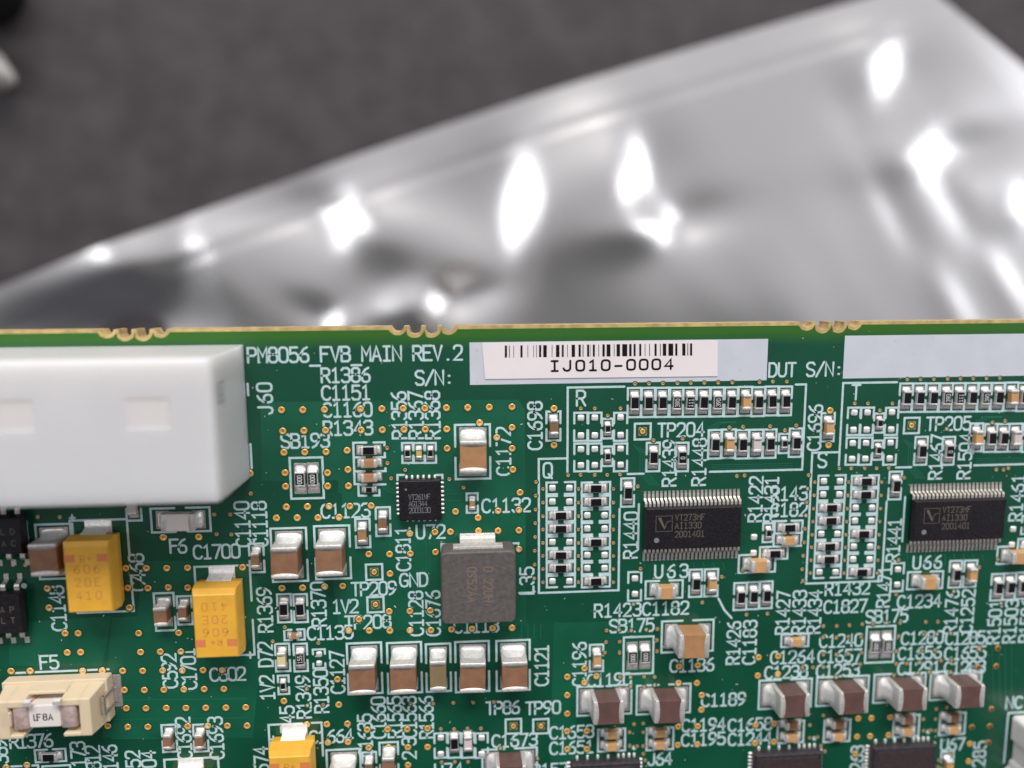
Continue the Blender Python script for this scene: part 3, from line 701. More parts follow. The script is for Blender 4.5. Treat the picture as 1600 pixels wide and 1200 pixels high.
for (x0, x1, yt, nm) in ((892, 1000, 1192, 'dark square chip at the lower frame edge left of the lettering J64'), (1178, 1283, 1177, 'dark square chip at the lower frame edge under the pair of small capacitors left of 1263'), (1362, 1461, 1166, 'dark square chip at the lower frame edge left of the lettering U67')):
    a, b = P(x0, yt, .6), P(x1, yt, .6); w = b.x-a.x; cx = (a.x+b.x)/2; cy = a.y-w/2
    tt = [(w*(-.5+f), w/2+.14, 0) for f in (.10, .25, .40, .55, .70, .775, .855, .93)] + [(-w/2-.10, w/2-.35-.42*i, math.pi/2) for i in range(10)] + [(w/2+.10, w/2-.35-.42*i, math.pi/2) for i in range(10)]
    square_chip(cx, cy, w, nm, m=M_chipedge, teeth=tt, H=1.0)
    V, F = loft(w-1.0, w-1.0, .1, [(1.001, 0), (1.012, .01)], n=1)
    link('chip_top', mesh('chip_top', V, F, mat('brown_grey_compound', (.045, .030, .032), .45, noise_amt=.2, nscale=3000, bump=.4, bscale=4000) if 'brown_grey_compound' not in MATS else MATS['brown_grey_compound']), board, (cx, cy, 0))
    via(cx+w*.5-.2, cy+w/2+1.15, .2, True)
    q = (cx+w*.43, cy+w/2+1.0)
    link('pin_one_mark', mesh('pin_one_mark', *loft(.5, .5, .24, [(.03, 0), (.05, 0)], n=4), M_silk), board, (q[0], q[1], 0))

# two small-outline chips at the left frame edge
def soic(xr, yt, yb, label, s, topz, botz):
    a, b = P(xr, yt, 1.4), P(xr, yb, 1.4); l = a.y-b.y; w = 5.0; cx = a.x-w/2+.1; cy = (a.y+b.y)/2
    V, F = loft(w+.4, l+.3, .06, [(.15, .25), (.75, 0), (.85, 0), (1.38, .20), (1.45, .26)], n=1)
    c = link('integrated_circuit', mesh('chip_body', V, F, M_chip), board, (cx, cy, 0), 0, label)
    for sg in (1, -1):
        for i in range(4):
            u = w/2-.45-1.27*i
            if sg < 0: u += .1
            V, F = pin_row(0, 0, 1, 1, .45, sg); V = [(x, y*1.25, z*1.35) for x, y, z in V]
            link('pin', mesh('pin', V, F, M_pin), c, (u, sg*(l/2+.1), 0))
    for t, u, v, hh in s:
        V, F = glyphs(t, .6*len(t), hh, .08, 0, .6); link('marking', mesh('marking', V, F, M_chipmark), c, (u, v, 1.455))
soic(28, 808, 866, 'black eight-pin chip at the left frame edge just below the white connector', (('LD', .75, .15, .55), ('AC', .75, -1.0, .55)), 0, 0)
soic(27, 928, 990, 'black eight-pin chip at the left frame edge beside the round white dot', (('AP', .75, .2, .55), ('LT', .75, -.9, .55)), 0, 0)
q = Z('M1', 152, 860); link('pin_one_mark', mesh('pin_one_mark', *loft(.55, .55, .26, [(.03, 0), (.05, 0)], n=4), M_silk), board, (q.x, q.y, 0))

# ================================================================== other chip components
comp('r6', 'T2', 703, 818, 'h', out=False); comp('c6', 'T2', 705, 900, 'h', out=False); comp('c6', 'T2', 705, 990, 'h', out=False); comp('r4', 'T2', 706, 1062, 'h', out=False)
lines([[('T2', 690, 765), ('T2', 608, 765), ('T2', 615, 1025), ('T2', 640, 1027), ('T2', 640, 1098), ('T2', 690, 1098)], [('T2', 735, 765), ('T2', 803, 765), ('T2', 803, 785)],
       [('T2', 735, 858), ('T2', 806, 858), ('T2', 806, 830)], [('T2', 735, 945), ('T2', 810, 945), ('T2', 810, 925)], [('T2', 735, 1028), ('T2', 810, 1024)],
       [('T2', 735, 1096), ('T2', 772, 1096), ('T2', 772, 1060)], [('T2', 615, 858), ('T2', 680, 858)], [('T2', 615, 945), ('T2', 680, 945)], [('T2', 640, 1028), ('T2', 690, 1028)]])
comp('r4', 'T2', 947, 835, 'v'); comp('a4', 'T2', 1018, 835, 'v', 'tiny amber chip component between two black resistors under R1367'); comp('r4', 'T2', 1090, 835, 'v')
comp('c12', 'T2', 1358, 858, 'v', 'large tan chip capacitor left of the lettering C1172')
comp('c4', 'M2', 1352, 352, 'v', 'tiny tan chip capacitor left of the lettering C1132')
comp('b6', 'M2', 790, 475, 'v', 'small brown chip capacitor right of the lettering C1123'); comp('c6', 'M2', 662, 548, 'v')
comp('b12', 'M2', 176, 722, 'v', 'large brown chip capacitor above the lettering R1369, left of its pair'); comp('b12', 'M2', 455, 706, 'v', 'large brown chip capacitor above the lettering TP209')
comp('r6', 'M2', 172, 1012, 'v', 'black chip resistor right of the lettering R1369'); comp('r6', 'M2', 274, 1012, 'v', 'black chip resistor left of the lettering R1370')
comp('c4', 'L2', 235, 380, 'h', 'tiny tan chip capacitor left of the lettering C1135')
comp('e6', 'L2', 157, 530, 'v', 'cream coloured chip light beside the lettering D72'); comp('r6', 'L2', 274, 522, 'v', 'chip resistor marked 155 above the lettering R1349', mark='155')
pad('L2', 395, 488, w=.6, l=.6); pad('L2', 395, 545, w=.6, l=.6); q = Z('L2', 395, 516); bracket(q.x, q.y, 2.0, 1.2, math.pi/2)
comp('r4', 'L2', 168, 690, 'v', 'tiny black chip resistor above the lettering R45')
for k, x, y, lb in (('b12', 662, 652, 'large brown chip capacitor right of the lettering C1127'), ('b12', 919, 648, 'large brown chip capacitor second in the row of five'), ('o12', 1138, 628, 'narrow olive chip capacitor in the middle of the row of five'), ('b12', 1355, 640, 'large brown chip capacitor fourth in the row of five'), ('b12', 1618, 632, 'large brown chip capacitor left of the lettering C1121')):
    comp(k, 'L2', x, y, 'v', lb)
comp('b12', 'L2', 530, 1330, 'v', 'large chip capacitor under the lettering C1664, cut by the frame edge')
comp('b8', 'L2', 825, 1195, 'v'); comp('b6', 'L2', 705, 1212, 'v')
for x, k in ((1155, None), (1240, 'r6'), (1325, 'p6'), (1410, None)):
    if k: comp(k, 'L2', x, 1052, 'v', out=False)
    else: pad('L2', x, 1010); pad('L2', x, 1112)
    q = Z('L2', x, 1058); bracket(q.x, q.y, 2.75, 1.3, math.pi/2, gap=.3)
comp('m12', 'L2', 1596, 1262, 'h', 'large dark chip capacitor under the lettering C1673, cut by the frame edge')
comp('l6', 'L3', 535, 532, 'v', 'small tan chip capacitor right of the lettering C1196')
comp('c12', 'L3', 1140, 442, 'h', 'large tan chip capacitor above the lettering C1136')
comp('m12', 'L3', 606, 858, 'h', 'large maroon chip capacitor under the lettering C1190'); comp('m12', 'L3', 987, 850, 'h', 'large maroon chip capacitor left of the lettering C1189')
for x, y in ((628, 1000), (628, 1075), (930, 990), (930, 1065)): comp('t6' if False else 'l6', 'L3', x, y, 'h', out=False)
for x, y in ((628, 1030), (930, 1022)):
    q = Z('L3', x-6, y-6); bracket(q.x, q.y, 2.9, 2.5, 0, gap=.45)
for i, (x, y) in enumerate(((170, 815), (538, 795), (905, 775), (1265, 757))):
    comp('m12', 'L4', x, y, 'h', 'large maroon chip capacitor %s in the row of four under the %s' % (['first', 'second', 'third', 'fourth'][i], ['lettering C1238', 'lettering C1253', 'lettering C1291', 'lettering C1283'][i]))
for i, (x, y) in enumerate(((160, 945), (450, 938), (882, 908), (1170, 895))):
    comp('b6', 'L4', x, y, 'h', out=False); comp('l6', 'L4', x-4, y+75, 'h', out=False)
    q = Z('L4', x-20, y+28); bracket(q.x, q.y, 2.9, 2.5, 0, gap=.45)
comp('l6', 'L4', 185, 420, 'h', 'small tan chip capacitor under the lettering R1433')
comp('l6', 'L4', 1140, 1200, 'v')
comp('f12', 'M1', 1108, 468, 'h', 'pale chip fuse above the lettering F6')
comp('p6', 'M1', 818, 372, 'v')
comp('b12', 'M1', 270, 702, 'v', 'large brown chip capacitor above the lettering C1148')
comp('b8', 'M1', 1000, 1058, 'v', 'dark brown chip capacitor above the lettering C592'); comp('b6', 'M1', 1138, 1035, 'v', 'small brown chip capacitor against the yellow capacitor')
comp('b6', 'L1', 1042, 1042, 'v', 'small brown chip capacitor left of the lettering C1692'); comp('b6', 'L1', 1240, 1040, 'v', 'small brown chip capacitor left of the lettering C1693')
comp('r6', 'L1', 302, 1138, 'h', 'black chip resistor under the lettering R1376')
comp('b6', 'M1', 1592, 705, 'v')

# solder bridges: two zero-ohm resistors side by side on one pair of pads
def bridge(t, xa, ya, xb, yb, label, oW=3.15, oL=4.1, tilt=0):
    a, b = Z(t, xa, ya, .45), Z(t, xb, yb, .45)
    for i, p in enumerate((a, b)):
        x, y = p.x, p.y
        r = link('resistor', m_body(1.6, .98, .45, .3, M_alumina), board, (x, y, 0), math.pi/2+random.uniform(-.02, .02), 'chip resistor marked 000, %s of the pair under the lettering %s' % (('left', 'right')[i], label))
        for s in (0, math.pi):
            link('terminal', m_term(.98, .45, .22), r, (.8*math.cos(s), 0, 0), s+math.pi)
            link('solder_joint', m_joint(1.05, .45, .75, .3), r, (.8*math.cos(s), 0, 0), s)
        link('coating', cached(('coatb',), lambda: mesh('coating', *loft(1.12, .84, .03, [(.45, 0), (.472, 0), (.48, .02)], n=1), M_black)), r)
        def mk():
            V, F = glyphs('000', .80, .42, .07, 0, .5); return mesh('marking', [(vx-.40, vy-.21, vz) for vx, vy, vz in V], F, M_mark)
        link('marking', cached(('mk000',), mk), r, (0, 0, .483))
    c = (a+b)/2; bracket(c.x, c.y+.02, oL, oW, math.pi/2, full=True)
bridge('T2', 272, 998, 353, 994, 'SB193')
bridge('L3', 756, 512, 836, 506, 'SB175 in the middle'); bridge('L4', 676, 442, 752, 438, 'SB175 on the right')

# ================================================================== yellow moulded capacitors
def yellow_cap(cx, cy, label, rot, lead=True):
    W, L, H = 4.45, 7.3, 2.95
    V, F = loft(W, L, .14, [(.15, .22), (1.25, 0), (1.35, 0), (H-.30, .16), (H-.08, .24), (H, .34)], n=2)
    # near end bevel of the moulded case
    V = [(x, (y-(.42 if (y > L/2-.6 and z > H-.2) else 0)), z) for x, y, z in V]
    c = link('yellow_capacitor', mesh('case', V, F, M_yellow), board, (cx, cy, 0), 0, label)
    z = H+.004
    R = Matrix.Rotation(rot, 2)
    def mk(s, v, wd, h=.78, m=M_orange):
        V, F = glyphs(s, wd, h, .10, 0, .62)
        V = [(*(R @ Vector((x-wd/2, y+v-h/2))), zz) for x, y, zz in V]
        link('marking', mesh('marking', V, F, m), c, (0, 0, z))
    mk('R+', 1.85, 1.0, .62); mk('606', .85, 2.3); mk('20E', -.45, 2.3); mk('410', -1.75, 2.3)
    for x0, x1 in ((-1.98, -1.0), (1.0, 1.98)):
        q = [R @ Vector(p) for p in ((x0, 1.55), (x1, 1.55), (x1, 2.3), (x0, 2.3))]
        V = [(p.x, p.y, z) for p in q]; link('polarity_bar', mesh('polarity_bar', V, [(0, 1, 2, 3)], M_pinkbar), c)
    for s in (1, -1):
        V, F = [], []
        add(V, F, *loft(2.55, 1.6, .06, [(.03, 0), (.06, 0), (.07, .02)], 0, s*(L/2+(.25 if s > 0 else -.35)), n=1))
        prof = [(L/2+(.95 if s > 0 else .4), .09), (L/2+(.5 if s > 0 else .35), .14), (L/2+.30, .3), (L/2+.16, .7), (L/2+.03, 1.25), (L/2-.1, 1.32)]
        k = len(V)
        for y, zz in prof: V += [(-1.2, s*y, zz), (1.2, s*y, zz)]
        for i in range(len(prof)-1):
            b = k+2*i; f = (b, b+2, b+3, b+1); F.append(f if s < 0 else f[::-1])
        link('lead', mesh('lead', V, F, M_solder, True), c)
    bracket(cx+.05, cy, L+2.1, W+.9, math.pi/2, gap=1.0)
    return c
a = Z('M1', 546, 808, 2.95); yellow_cap(a.x, a.y-.05, 'yellow moulded capacitor marked 606 20E 410 upright left of the lettering C468', 0)
a = Z('L1', 1345, 298, 2.95); yellow_cap(a.x, a.y-.05, 'yellow moulded capacitor with its marking upside down above the lettering C602', math.pi)
a = P(452, 1182, 2.95); yellow_cap(a.x, a.y-3.0, 'yellow moulded capacitor cut by the lower frame edge', 0)
a = P(297, 1196, .3); yellow_cap(a.x, a.y-4.1, 'yellow moulded capacitor whose lead shows at the lower frame edge', 0)

# ================================================================== power inductor
a, b = P(689, 868, 2.9), P(806, 972, 2.9); c = (a+b)/2; W = b.x-a.x; L = a.y-b.y
V, F = loft(W+.1, L+.35, .55, [(.08, .05), (.2, 0), (2.5, .0), (2.78, .06), (2.9, .17)], n=4)
ind = link('inductor', mesh('inductor_body', V, F, M_ind), board, (c.x, c.y+.12, 0), 0, 'square dark grey power inductor marked 0.22UH')
for s, u in (('0.22UH', .95), ('0952AA', -.65)):
    V, F = glyphs(s, 3.5, .86, .10, 0, .50)
    R = Matrix.Rotation(-math.pi/2, 2); V = [(*(R @ Vector((x-1.75, y-.43))), z) for x, y, z in V]
    link('marking', mesh('marking', V, F, M_indmark), ind, (u, .35, 2.903))
for s in (1, -1):
    V, F = [], []
    add(V, F, *loft(3.6, 1.6, .08, [(.03, 0), (.06, 0), (.08, .03)], 0, s*(L/2+.25), n=1))
    k = len(V); prof = [(L/2+.98, .07), (L/2+.85, .30), (L/2+.65, .55), (L/2+.45, 1.1), (L/2+.30, 1.7), (L/2+.22, 2.0)]
    for y, zz in prof: V += [(-1.75, s*y, zz), (1.75, s*y, zz)]
    for i in range(len(prof)-1):
        bq = k+2*i; f = (bq, bq+2, bq+3, bq+1); F.append(f if s < 0 else f[::-1])
    add(V, F, *box(-2.45, 2.45, min(s*(L/2+.10), s*(L/2+.42)), max(s*(L/2+.10), s*(L/2+.42)), 1.2, 2.15))
    link('terminal', mesh('terminal', V, F, M_term), ind)

# ================================================================== milky connector J60
H = 9.0
tr, bs = P(344, 549, H), P(382, 538)
by, fy = bs.y, P(200, 791, H).y
xr = P(386, 640).x
xl = xr-44
def conn():
    def outline(i, ic=0):
        return [(xr-i, by-i), (xl, by-i), (xl, fy+i*.2), (xr-i, fy+i*.2)]
    lev = [(.1, .0), (6.5, .30), (8.3, .42), (8.65, .50), (8.85, .64), (8.96, .82), (9.0, 1.0)]
    V = []; F = []
    for z, i in lev:
        o = outline(i*.8)
        V += [(x, y, z) for x, y in o]
    n = 4
    for k in range(len(lev)-1):
        for i in range(n):
            j = (i+1) % n; F.append((k*n+i, k*n+j, (k+1)*n+j, (k+1)*n+i))
    # top face with two shallow windows moulded into it
    tx1 = xr-.8*lev[-1][1]; ty1 = by-.8*lev[-1][1]; ty0 = fy+lev[-1][1]*.8*.2
    wins = [(P(194, 646, H).x, P(266, 646, H).x), (P(-12, 648, H).x, P(53, 648, H).x)]
    wy1, wy0 = P(230, 623, H).y, P(230, 670, H).y
    X = sorted([xl, tx1]+[q for w in wins for q in w]); Y = [ty0, wy0, wy1, ty1]
    win = []
    for i in range(len(X)-1):
        for j in range(3):
            k = len(V); x0, x1, y0, y1 = X[i], X[i+1], Y[j], Y[j+1]
            V += [(x0, y0, H), (x1, y0, H), (x1, y1, H), (x0, y1, H)]
            if j == 1 and i in (1, 3):
                d, e = .12, .14
                V += [(x0+e, y0+e, H-d), (x1-e, y0+e, H-d), (x1-e, y1-e, H-d), (x0+e, y1-e, H-d)]
                F += [(k, k+1, k+5, k+4), (k+1, k+2, k+6, k+5), (k+2, k+3, k+7, k+6), (k+3, k, k+4, k+7)]
                win.append(len(F)); F.append((k+4, k+5, k+6, k+7))
            else: F.append((k, k+1, k+2, k+3))
    return V, F, win
V, F, win = conn()
me = mesh('connector_shell', V, F, M_nylon); me.materials.append(M_nylonlight)
for w in win: me.polygons[w].material_index = 1
con = link('power_connector', me, board, label='large milky white plastic connector left of the lettering J60')
for y0 in (.0, 1, 2, 3):
    q = P(352, 600+y0*10, 8); 
    link('rib', mesh('rib', *box(xr-.62, xr-.22, q.y-.09, q.y+.05, 5.5, 7.9), M_nylon), con)

# ================================================================== fuse holder F5
fc = P(71, 1118, 3.3)
holder = bpy.data.objects.new('fuse_holder', None); COL.objects.link(holder); holder.parent = board
holder.location = (fc.x*S, fc.y*S, 0); holder['label'] = 'cream plastic fuse holder under the lettering F5'
V, F = [], []
def taper(x0, x1, y0, y1, z0, z1, back=0.0, side=0.0, b=.1):
    v, f = box(x0, x1, y0, y1, z0, z1, b)
    out = []
    for x, y, z in v:
        t = max(0, (z-z0)/(z1-z0))
        if y > (y0+y1)/2: y -= back*t
        if side > 0 and x > (x0+x1)/2: x -= side*t
        if side < 0 and x < (x0+x1)/2: x -= side*t
        out.append((x, y, z))
    return out, f
add(V, F, *taper(-4.95, 4.95, -2.15, 2.45, .1, 1.3, 0, 0))
add(V, F, *taper(3.25, 4.93, -2.15, 2.42, .12, 3.55, .75, .65))
add(V, F, *taper(-4.93, -3.25, -2.15, 2.42, .12, 3.55, .75, -.65))
add(V, F, *taper(1.55, 3.4, 1.0, 2.43, .14, 3.56, .75))
add(V, F, *taper(-3.4, -1.75, 1.0, 2.43, .14, 3.56, .75))
add(V, F, *taper(-1.9, 1.7, 1.75, 2.44, .16, 2.6, .35))
add(V, F, *taper(1.6, 3.4, -2.16, -1.78, .14, 3.5, 0, 0, .08))
add(V, F, *taper(-3.4, -2.05, -2.16, -1.78, .14, 3.5, 0, 0, .08))
add(V, F, *taper(-4.0, -3.1, -.95, .55, 1.2, 3.52, 0, 0, .1))
link('housing', mesh('housing', V, F, M_cream), holder)
V, F = box(-1.5, 1.42, -1.18, 1.12, 1.25, 3.38, .12)
fu = link('fuse', mesh('fuse_body', V, F, M_white), holder)
for x0, x1 in ((-2.95, -1.45), (1.38, 2.88)):
    link('end_cap', mesh('end_cap', *loft(x1-x0, 2.7, .22, [(1.2, 0), (3.2, 0), (3.38, .08), (3.44, .22)], (x0+x1)/2, -.03, n=3), M_copper, True), fu)
V, F = glyphs('LF', .62, .62, .11, 0, .55); link('marking', mesh('marking', V, F, M_ink), fu, (-1.02, -.42, 3.385))
V, F = glyphs('8A', .85, .62, .11, 0, .55); link('marking', mesh('marking', V, F, M_ink), fu, (-.18, -.42, 3.386))
for x in (-1.65, 1.1):
    V, F = [], []
    prof = [(.85, 3.15), (1.15, 3.45), (1.35, 3.95), (1.75, 4.0), (1.9, 3.7)]
    k = 0
    for i, (y, z) in enumerate(prof):
        w = .68; V += [(x+(-.35 if i == 0 and x < 0 else 0), y, z), (x+w, y, z), (x, y-.02, z-.12), (x+w, y-.02, z-.12)]
    for i in range(len(prof)-1):
        b = 4*i; F += [(b, b+1, b+5, b+4), (b+2, b+6, b+7, b+3), (b, b+4, b+6, b+2), (b+1, b+3, b+7, b+5)]
    link('clip', mesh('clip', V, F, M_solder), holder)
link('contact_pad', mesh('contact_pad', *loft(.9, 3.4, .06, [(.03, 0), (.06, 0), (.08, .02)], 5.3, .45, n=1), M_solderpad), holder)
V, F = [], []
for bx in ((4.86, 5.08, -.9, -.55, .2, 2.4), (4.86, 5.08, .75, 1.1, .2, 2.4), (4.85, 5.07, -.9, 1.1, 2.1, 2.45), (4.9, 5.35, -.7, .9, .08, .2)): add(V, F, *box(*bx, .03))
link('side_contact', mesh('side_contact', V, F, M_solderpad), holder)

# ================================================================== white connector at the lower right
wp = P(1578, 1122, 5.0)
V, F = [], []
x0 = P(1580, 1116).x; y1 = P(1590, 1116).y
add(V, F, *box(x0, x0+14, y1-3.0, y1, .1, 4.5, .25))
add(V, F, *box(x0+.35, x0+14, y1-12, y1-2.9, .1, 4.2, .3))
add(V, F, *box(x0+.0, x0+3, y1-12, y1-5.0, .1, 3.6, .4))
add(V, F, *box(x0-.45, x0+2, y1-9.5, y1-5.8, .1, 2.2, .5))
wc = link('white_connector', mesh('connector_shell', V, F, M_whiteplastic), board, label='white plastic connector under the lettering NC at the right frame edge')
bv = wc.modifiers.new('bevel', 'BEVEL'); bv.width = .2*S; bv.segments = 2; bv.limit_method = 'ANGLE'

# ================================================================== vias
G = {
'T2': '160,562 293,562 428,560 653,556 787,555 920,553 1055,552 1190,549 1323,547 1458,545 168,694 300,692 435,690 657,688 790,687 925,685 1058,684 1192,682 1398,642 175,828 305,826 438,824 570,815 1505,735 1195,803 182,955 447,955 575,935 185,1040 448,1038 578,1037 190,1168 322,1166 457,1163 587,1163 720,1160',
'T3': '0,543 0,672 0,803 5,935 262,553 262,782',
'T4': '387,566 377,782',
'M2': '128,437 258,435 388,435 520,432 1247,397 1388,435 1513,392 1390,517 1513,517 962,535 1118,525 1215,523 705,663 835,663 965,660 1122,650 838,785 163,875 292,873 430,865 542,862 833,1020 962,1018 1090,1015 643,1070 580,1140 708,1140 837,1140 963,1138 1093,1137 1222,1132 1350,1128 1478,1125 1600,1122',
'M3': '50,278 43,388 43,515 43,632 8,1122',
'L3': '345,630 453,577 452,665 527,625 345,745 345,860 1043,565 1160,557 1040,668 1155,668 1185,745 1182,835 1540,508 1535,622 343,970 467,968 345,1082 467,1080 1038,940 1160,938 1035,1055 1157,1052 1523,930 1517,1043',
'M1': '1563,158 1022,558 1243,556 787,750 915,750 1043,750 1173,748 1517,745 800,873 925,875 1053,870 1175,872 298,878 308,998 810,997 408,1157 490,1157 868,1157 1118,1155',
'L1': '422,477 505,475 880,475 1003,473 1132,472 70,593 190,592 518,592 640,590 768,592 893,592 1018,590 1140,590 1270,588 1390,588 778,712 903,712 1025,710 1150,708 1277,706 1400,705 790,826 913,826 1040,824 1163,824 1287,823 1413,822 1537,820 800,942 925,942 1175,938 1300,935 1422,935 1545,935 675,937 170,1180 40,1195',
'L2': '318,927 443,925 572,922 518,803 695,960 822,957 945,957 1072,952 705,1072 828,1070 950,1070 1073,1068 575,1035 450,1040 950,1180 175,780 510,645',
'L4': '62,500 60,612 562,890 645,888 762,882 555,1003 637,1000 752,993 38,922 35,1035 545,1110 1260,1047 1252,1157'}
SM = {
'T1': '1568,1085', 'T2': '820,800 822,895 845,990 932,937 1208,995 1297,1048',
'M1': '1340,415 1440,415 1355,537 1447,540 238,430 375,430 83,730 160,730 1585,640',
'M3': '785,240 803,755 758,975 1188,965 1310,805 1440,762 1405,175 1452,172 1465,1040 1595,1035',
'M4': '710,205 850,185 240,265 240,520 232,595 225,665 220,745 217,830 1435,695 1160,895 1455,970 1318,745 800,915 815,700',
'T4': '1500,925 1425,935 1470,935 1115,680 1400,640 1480,632 175,660 105,690 12,665 20,385', 'T3': '883,752 1065,742 1358,672 1443,668',
'L3': '590,340 668,335 745,340 838,335 908,330 588,412 673,410 905,400 580,478 672,480 905,470 675,630 740,632 825,628 890,630 740,690 825,690 890,680 675,700 762,925 820,920 735,975 820,975 735,1060 820,1062 160,1140 820,1110 830,1150',
'L2': '180,320 105,408 390,418 318,705 322,808 420,805 967,797 1108,797 1233,792 1358,790 1487,787 1155,955 1238,955 1322,952 1405,952 1160,1163 1242,1160 1325,1160 1527,1075',
'L4': '345,312 428,312 508,307 588,300 655,300 740,292 825,292 985,287 1060,285 343,382 425,385 500,378 580,380 345,490 425,490 500,485 585,478 575,550 345,568 280,570 215,570 425,632 815,375 970,362 1055,362 1140,358 800,470 960,462 1040,462 1145,525 1080,527 945,540 800,548 865,545 935,605 1005,600 785,620 1140,600 970,893 1115,820 1050,830 970,965 1045,893 1045,965 260,930 260,1010 345,870 330,1060 355,1095 1140,1110 1065,1150 1060,1190'}
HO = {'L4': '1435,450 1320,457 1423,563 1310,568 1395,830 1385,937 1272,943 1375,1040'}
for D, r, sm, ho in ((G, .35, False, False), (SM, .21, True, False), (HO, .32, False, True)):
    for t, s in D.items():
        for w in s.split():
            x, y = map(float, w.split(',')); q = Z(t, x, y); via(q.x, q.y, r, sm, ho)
flush_vias()
V, F = [], []
M_dust = mat('dust_flakes', (.55, .56, .54), .7)
for i in range(420):
    x, y = random.uniform(-46, 64), random.uniform(-52, -6); a = random.uniform(.02, .05); b_ = a*random.uniform(.6, 3); th = random.random()*6.3
    z = .075; c_, s_ = math.cos(th), math.sin(th)
    add(V, F, [(x+u*c_-v*s_, y+u*s_+v*c_, z+w_) for u, v, w_ in ((-b_, -a, 0), (b_, -a, .01), (b_, a, .02), (-b_, a, .012))], [(0, 1, 2, 3)])
link('dust', mesh('dust', V, F, M_dust), board, kind='stuff')

# ================================================================== metallised bag and table below
TZ = -58.0
def T(px_, py_): return P(px_, py_, TZ)
# foot
tv = [(-900, -700), (900, -700), (900, 700), (-900, 700)]
V = [(x, y, TZ-3.2) for x, y in tv]+[(x, y, TZ-30) for x, y in tv]
tb = link('table_top', mesh('table_top', V, [(0, 1, 2, 3), (0, 4, 5, 1), (1, 5, 6, 2), (2, 6, 7, 3), (3, 7, 4, 0)], M_table))
tb['kind'] = 'structure'
# bag: a sheet with one corner at the upper right of the view
c0 = T(1440, -28); e1 = (T(0, 450)-c0); e2 = (T(1600, 104)-c0)
u1 = e1.normalized(); u2 = Vector((u1.y, -u1.x)); 
if u2.dot(e2) < 0: u2 = -u2
u2 = e2.normalized()
LX, LY = 260.0, 200.0
det = u1.x*u2.y-u1.y*u2.x
def uv(p):
    d = p-c0; return ((d.x*u2.y-d.y*u2.x)/det, (u1.x*d.y-u1.y*d.x)/det)
CAMP = Vector((0, 0, CAM_H))
def slope_for(px_, py_, lamp):
    p = T(px_, py_); p3 = Vector((p.x, p.y, TZ))
    v = (CAMP-p3).normalized(); l = (Vector(lamp)/S-p3).normalized(); h = (v+l).normalized()
    return p, Vector((-h.x/h.z, -h.y/h.z))
FOLDS = []
def fold(px_, py_, sx, sy, ang, lamp, k=1.0):
    """a dent in the film, shaped to mirror a lamp, or darkness for LD"""
    p, sl = slope_for(px_, py_, lamp); FOLDS.append((p, sl*k, sx*1.15, sy*1.15, math.radians(ang)))
L0, L1, L2, LD = (.10, 1.95, 1.25), (-1.35, .45, 1.35), (2.2, .45, 1.35), (-.5, -1.4, .8)  # LD is no lamp, only a dark direction for dents to mirror
fold(545, 345, 6.5, 4.6, -20, L1); fold(815, 320, 5.5, 11.0, 8, L1); fold(990, 285, 4.0, 8.0, 25, L2); fold(1040, 350, 5.0, 3.4, 20, L2, .9)
fold(1385, 105, 4.4, 4.6, 0, L2, .95); fold(1455, 240, 8.5, 3.2, -20, L2, .95)
fold(110, 470, 15, 7, 22, LD, 1.1); fold(215, 455, 7, 6, 0, LD, .9); fold(1445, 405, 2.2, 13, 42, L0, .08); fold(1530, 380, 2.0, 12, 45, L0, .06); fold(300, 368, 8.0, 3.2, 20, L1); fold(310, 432, 8.0, 3.2, 12, L1); fold(680, 475, 4.0, 3.0, 0, L2, .9); fold(520, 505, 3.0, 2.0, 0, L1); fold(1600, 320, 2.6, 3.0, 0, L2)
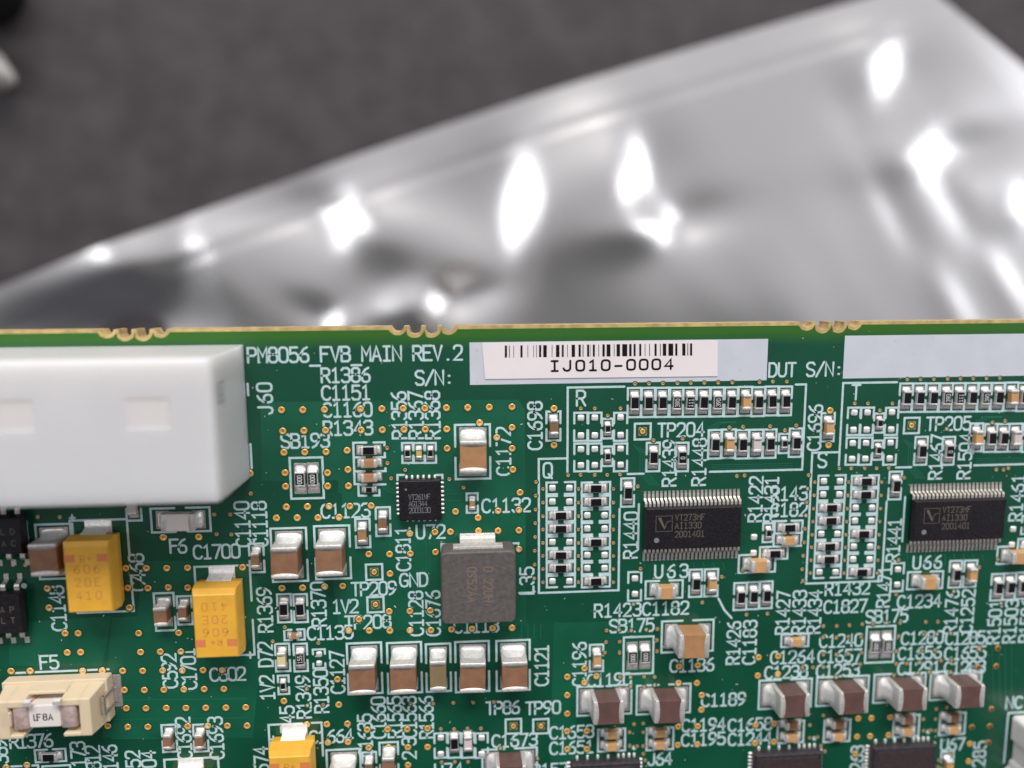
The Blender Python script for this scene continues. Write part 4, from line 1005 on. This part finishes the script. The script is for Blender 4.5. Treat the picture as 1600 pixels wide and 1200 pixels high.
def bag_h(p):
    h = 0.0
    for c, sl, sx, sy, a in FOLDS:
        d = p-c
        if abs(d.x) > 70 or abs(d.y) > 70: continue
        x = d.x*math.cos(a)+d.y*math.sin(a); y = -d.x*math.sin(a)+d.y*math.cos(a)
        m = sl.length; e = sl/m; u = d.dot(e); v = d.x*-e.y+d.y*e.x
        ex, ey = e.x*math.cos(a)+e.y*math.sin(a), -e.x*math.sin(a)+e.y*math.cos(a)
        w = 1/math.sqrt((ex/sx)**2+(ey/sy)**2); lw = 1/math.sqrt((ey/sx)**2+(ex/sy)**2)
        h += m*w*.8*math.tanh(u/(w*.8))*math.exp(-(u/(2.1*w))**2-(v/(1.05*lw))**2)
    q = Vector((p.x*.018, p.y*.018, 3.1)); h += .75*noise.noise(q)
    q = Vector((p.x*.05+p.y*.02, p.y*.03-p.x*.015, 9.3)); h += .26*noise.noise(q)
    q = Vector((p.x*.10+p.y*.09, (p.y-p.x)*.02, 5.3)); h += .12*noise.noise(q)
    return h
NX, NY = 260, 210
V = []; F = []
for j in range(NY+1):
    for i in range(NX+1):
        s = i/NX*LX; t = j/NY*LY
        p = c0+u1*s+u2*t-u2*(3.0*math.sin(math.pi*min(1, s/e1.length)))
        k = min(1, t/7.0, s/5.0); k = k*k*(3-2*k)
        V.append((p.x, p.y, TZ-.05*max(0, 8-t)*(1-.3*max(0, 1-t/8))-.18*math.exp(-((t-8.2)/.7)**2)+bag_h(p)*(.75+.25*k)))
o = (1 if det > 0 else -1)
for j in range(NY):
    for i in range(NX):
        a = j*(NX+1)+i; f = (a, a+1, a+NX+2, a+NX+1); F.append(f if o > 0 else f[::-1])
bag = link('antistatic_bag', mesh('antistatic_bag', V, F, M_film, True))
sol = bag.modifiers.new('thickness', 'SOLIDIFY'); sol.thickness = .06*S; sol.offset = -1
esp = bag.modifiers.new('split', 'EDGE_SPLIT'); esp.split_angle = math.radians(50)
bag['label'] = 'crumpled silvery metallised bag lying on the dark table behind the circuit board'; bag['category'] = 'bag'

# dark cap and white plug at the upper left corner
p = P(-85, -60, TZ+6)
V, F = loft(13, 13, 6, [(TZ-3.2, 0), (TZ+3, 0), (TZ+6, 1), (TZ+7, 3)], n=6)
k = link('black_plug', mesh('black_plug', V, F, M_dark, True), None, (p.x, p.y, 0))
k['label'] = 'black rounded rubber plug at the upper left corner of the view'; k['category'] = 'plug'
p = P(-46, 92, TZ+4)
V, F = loft(4, 6, 1.5, [(TZ-3.2, 0), (TZ+3, 0), (TZ+4.4, .6), (TZ+4.8, 1.6)], n=5)
k = link('white_block', mesh('white_block', V, F, M_whiteplastic, True), None, (p.x, p.y, 0), .5)
k['label'] = 'small white plastic block just below the black plug at the left frame edge'; k['category'] = 'plastic block'
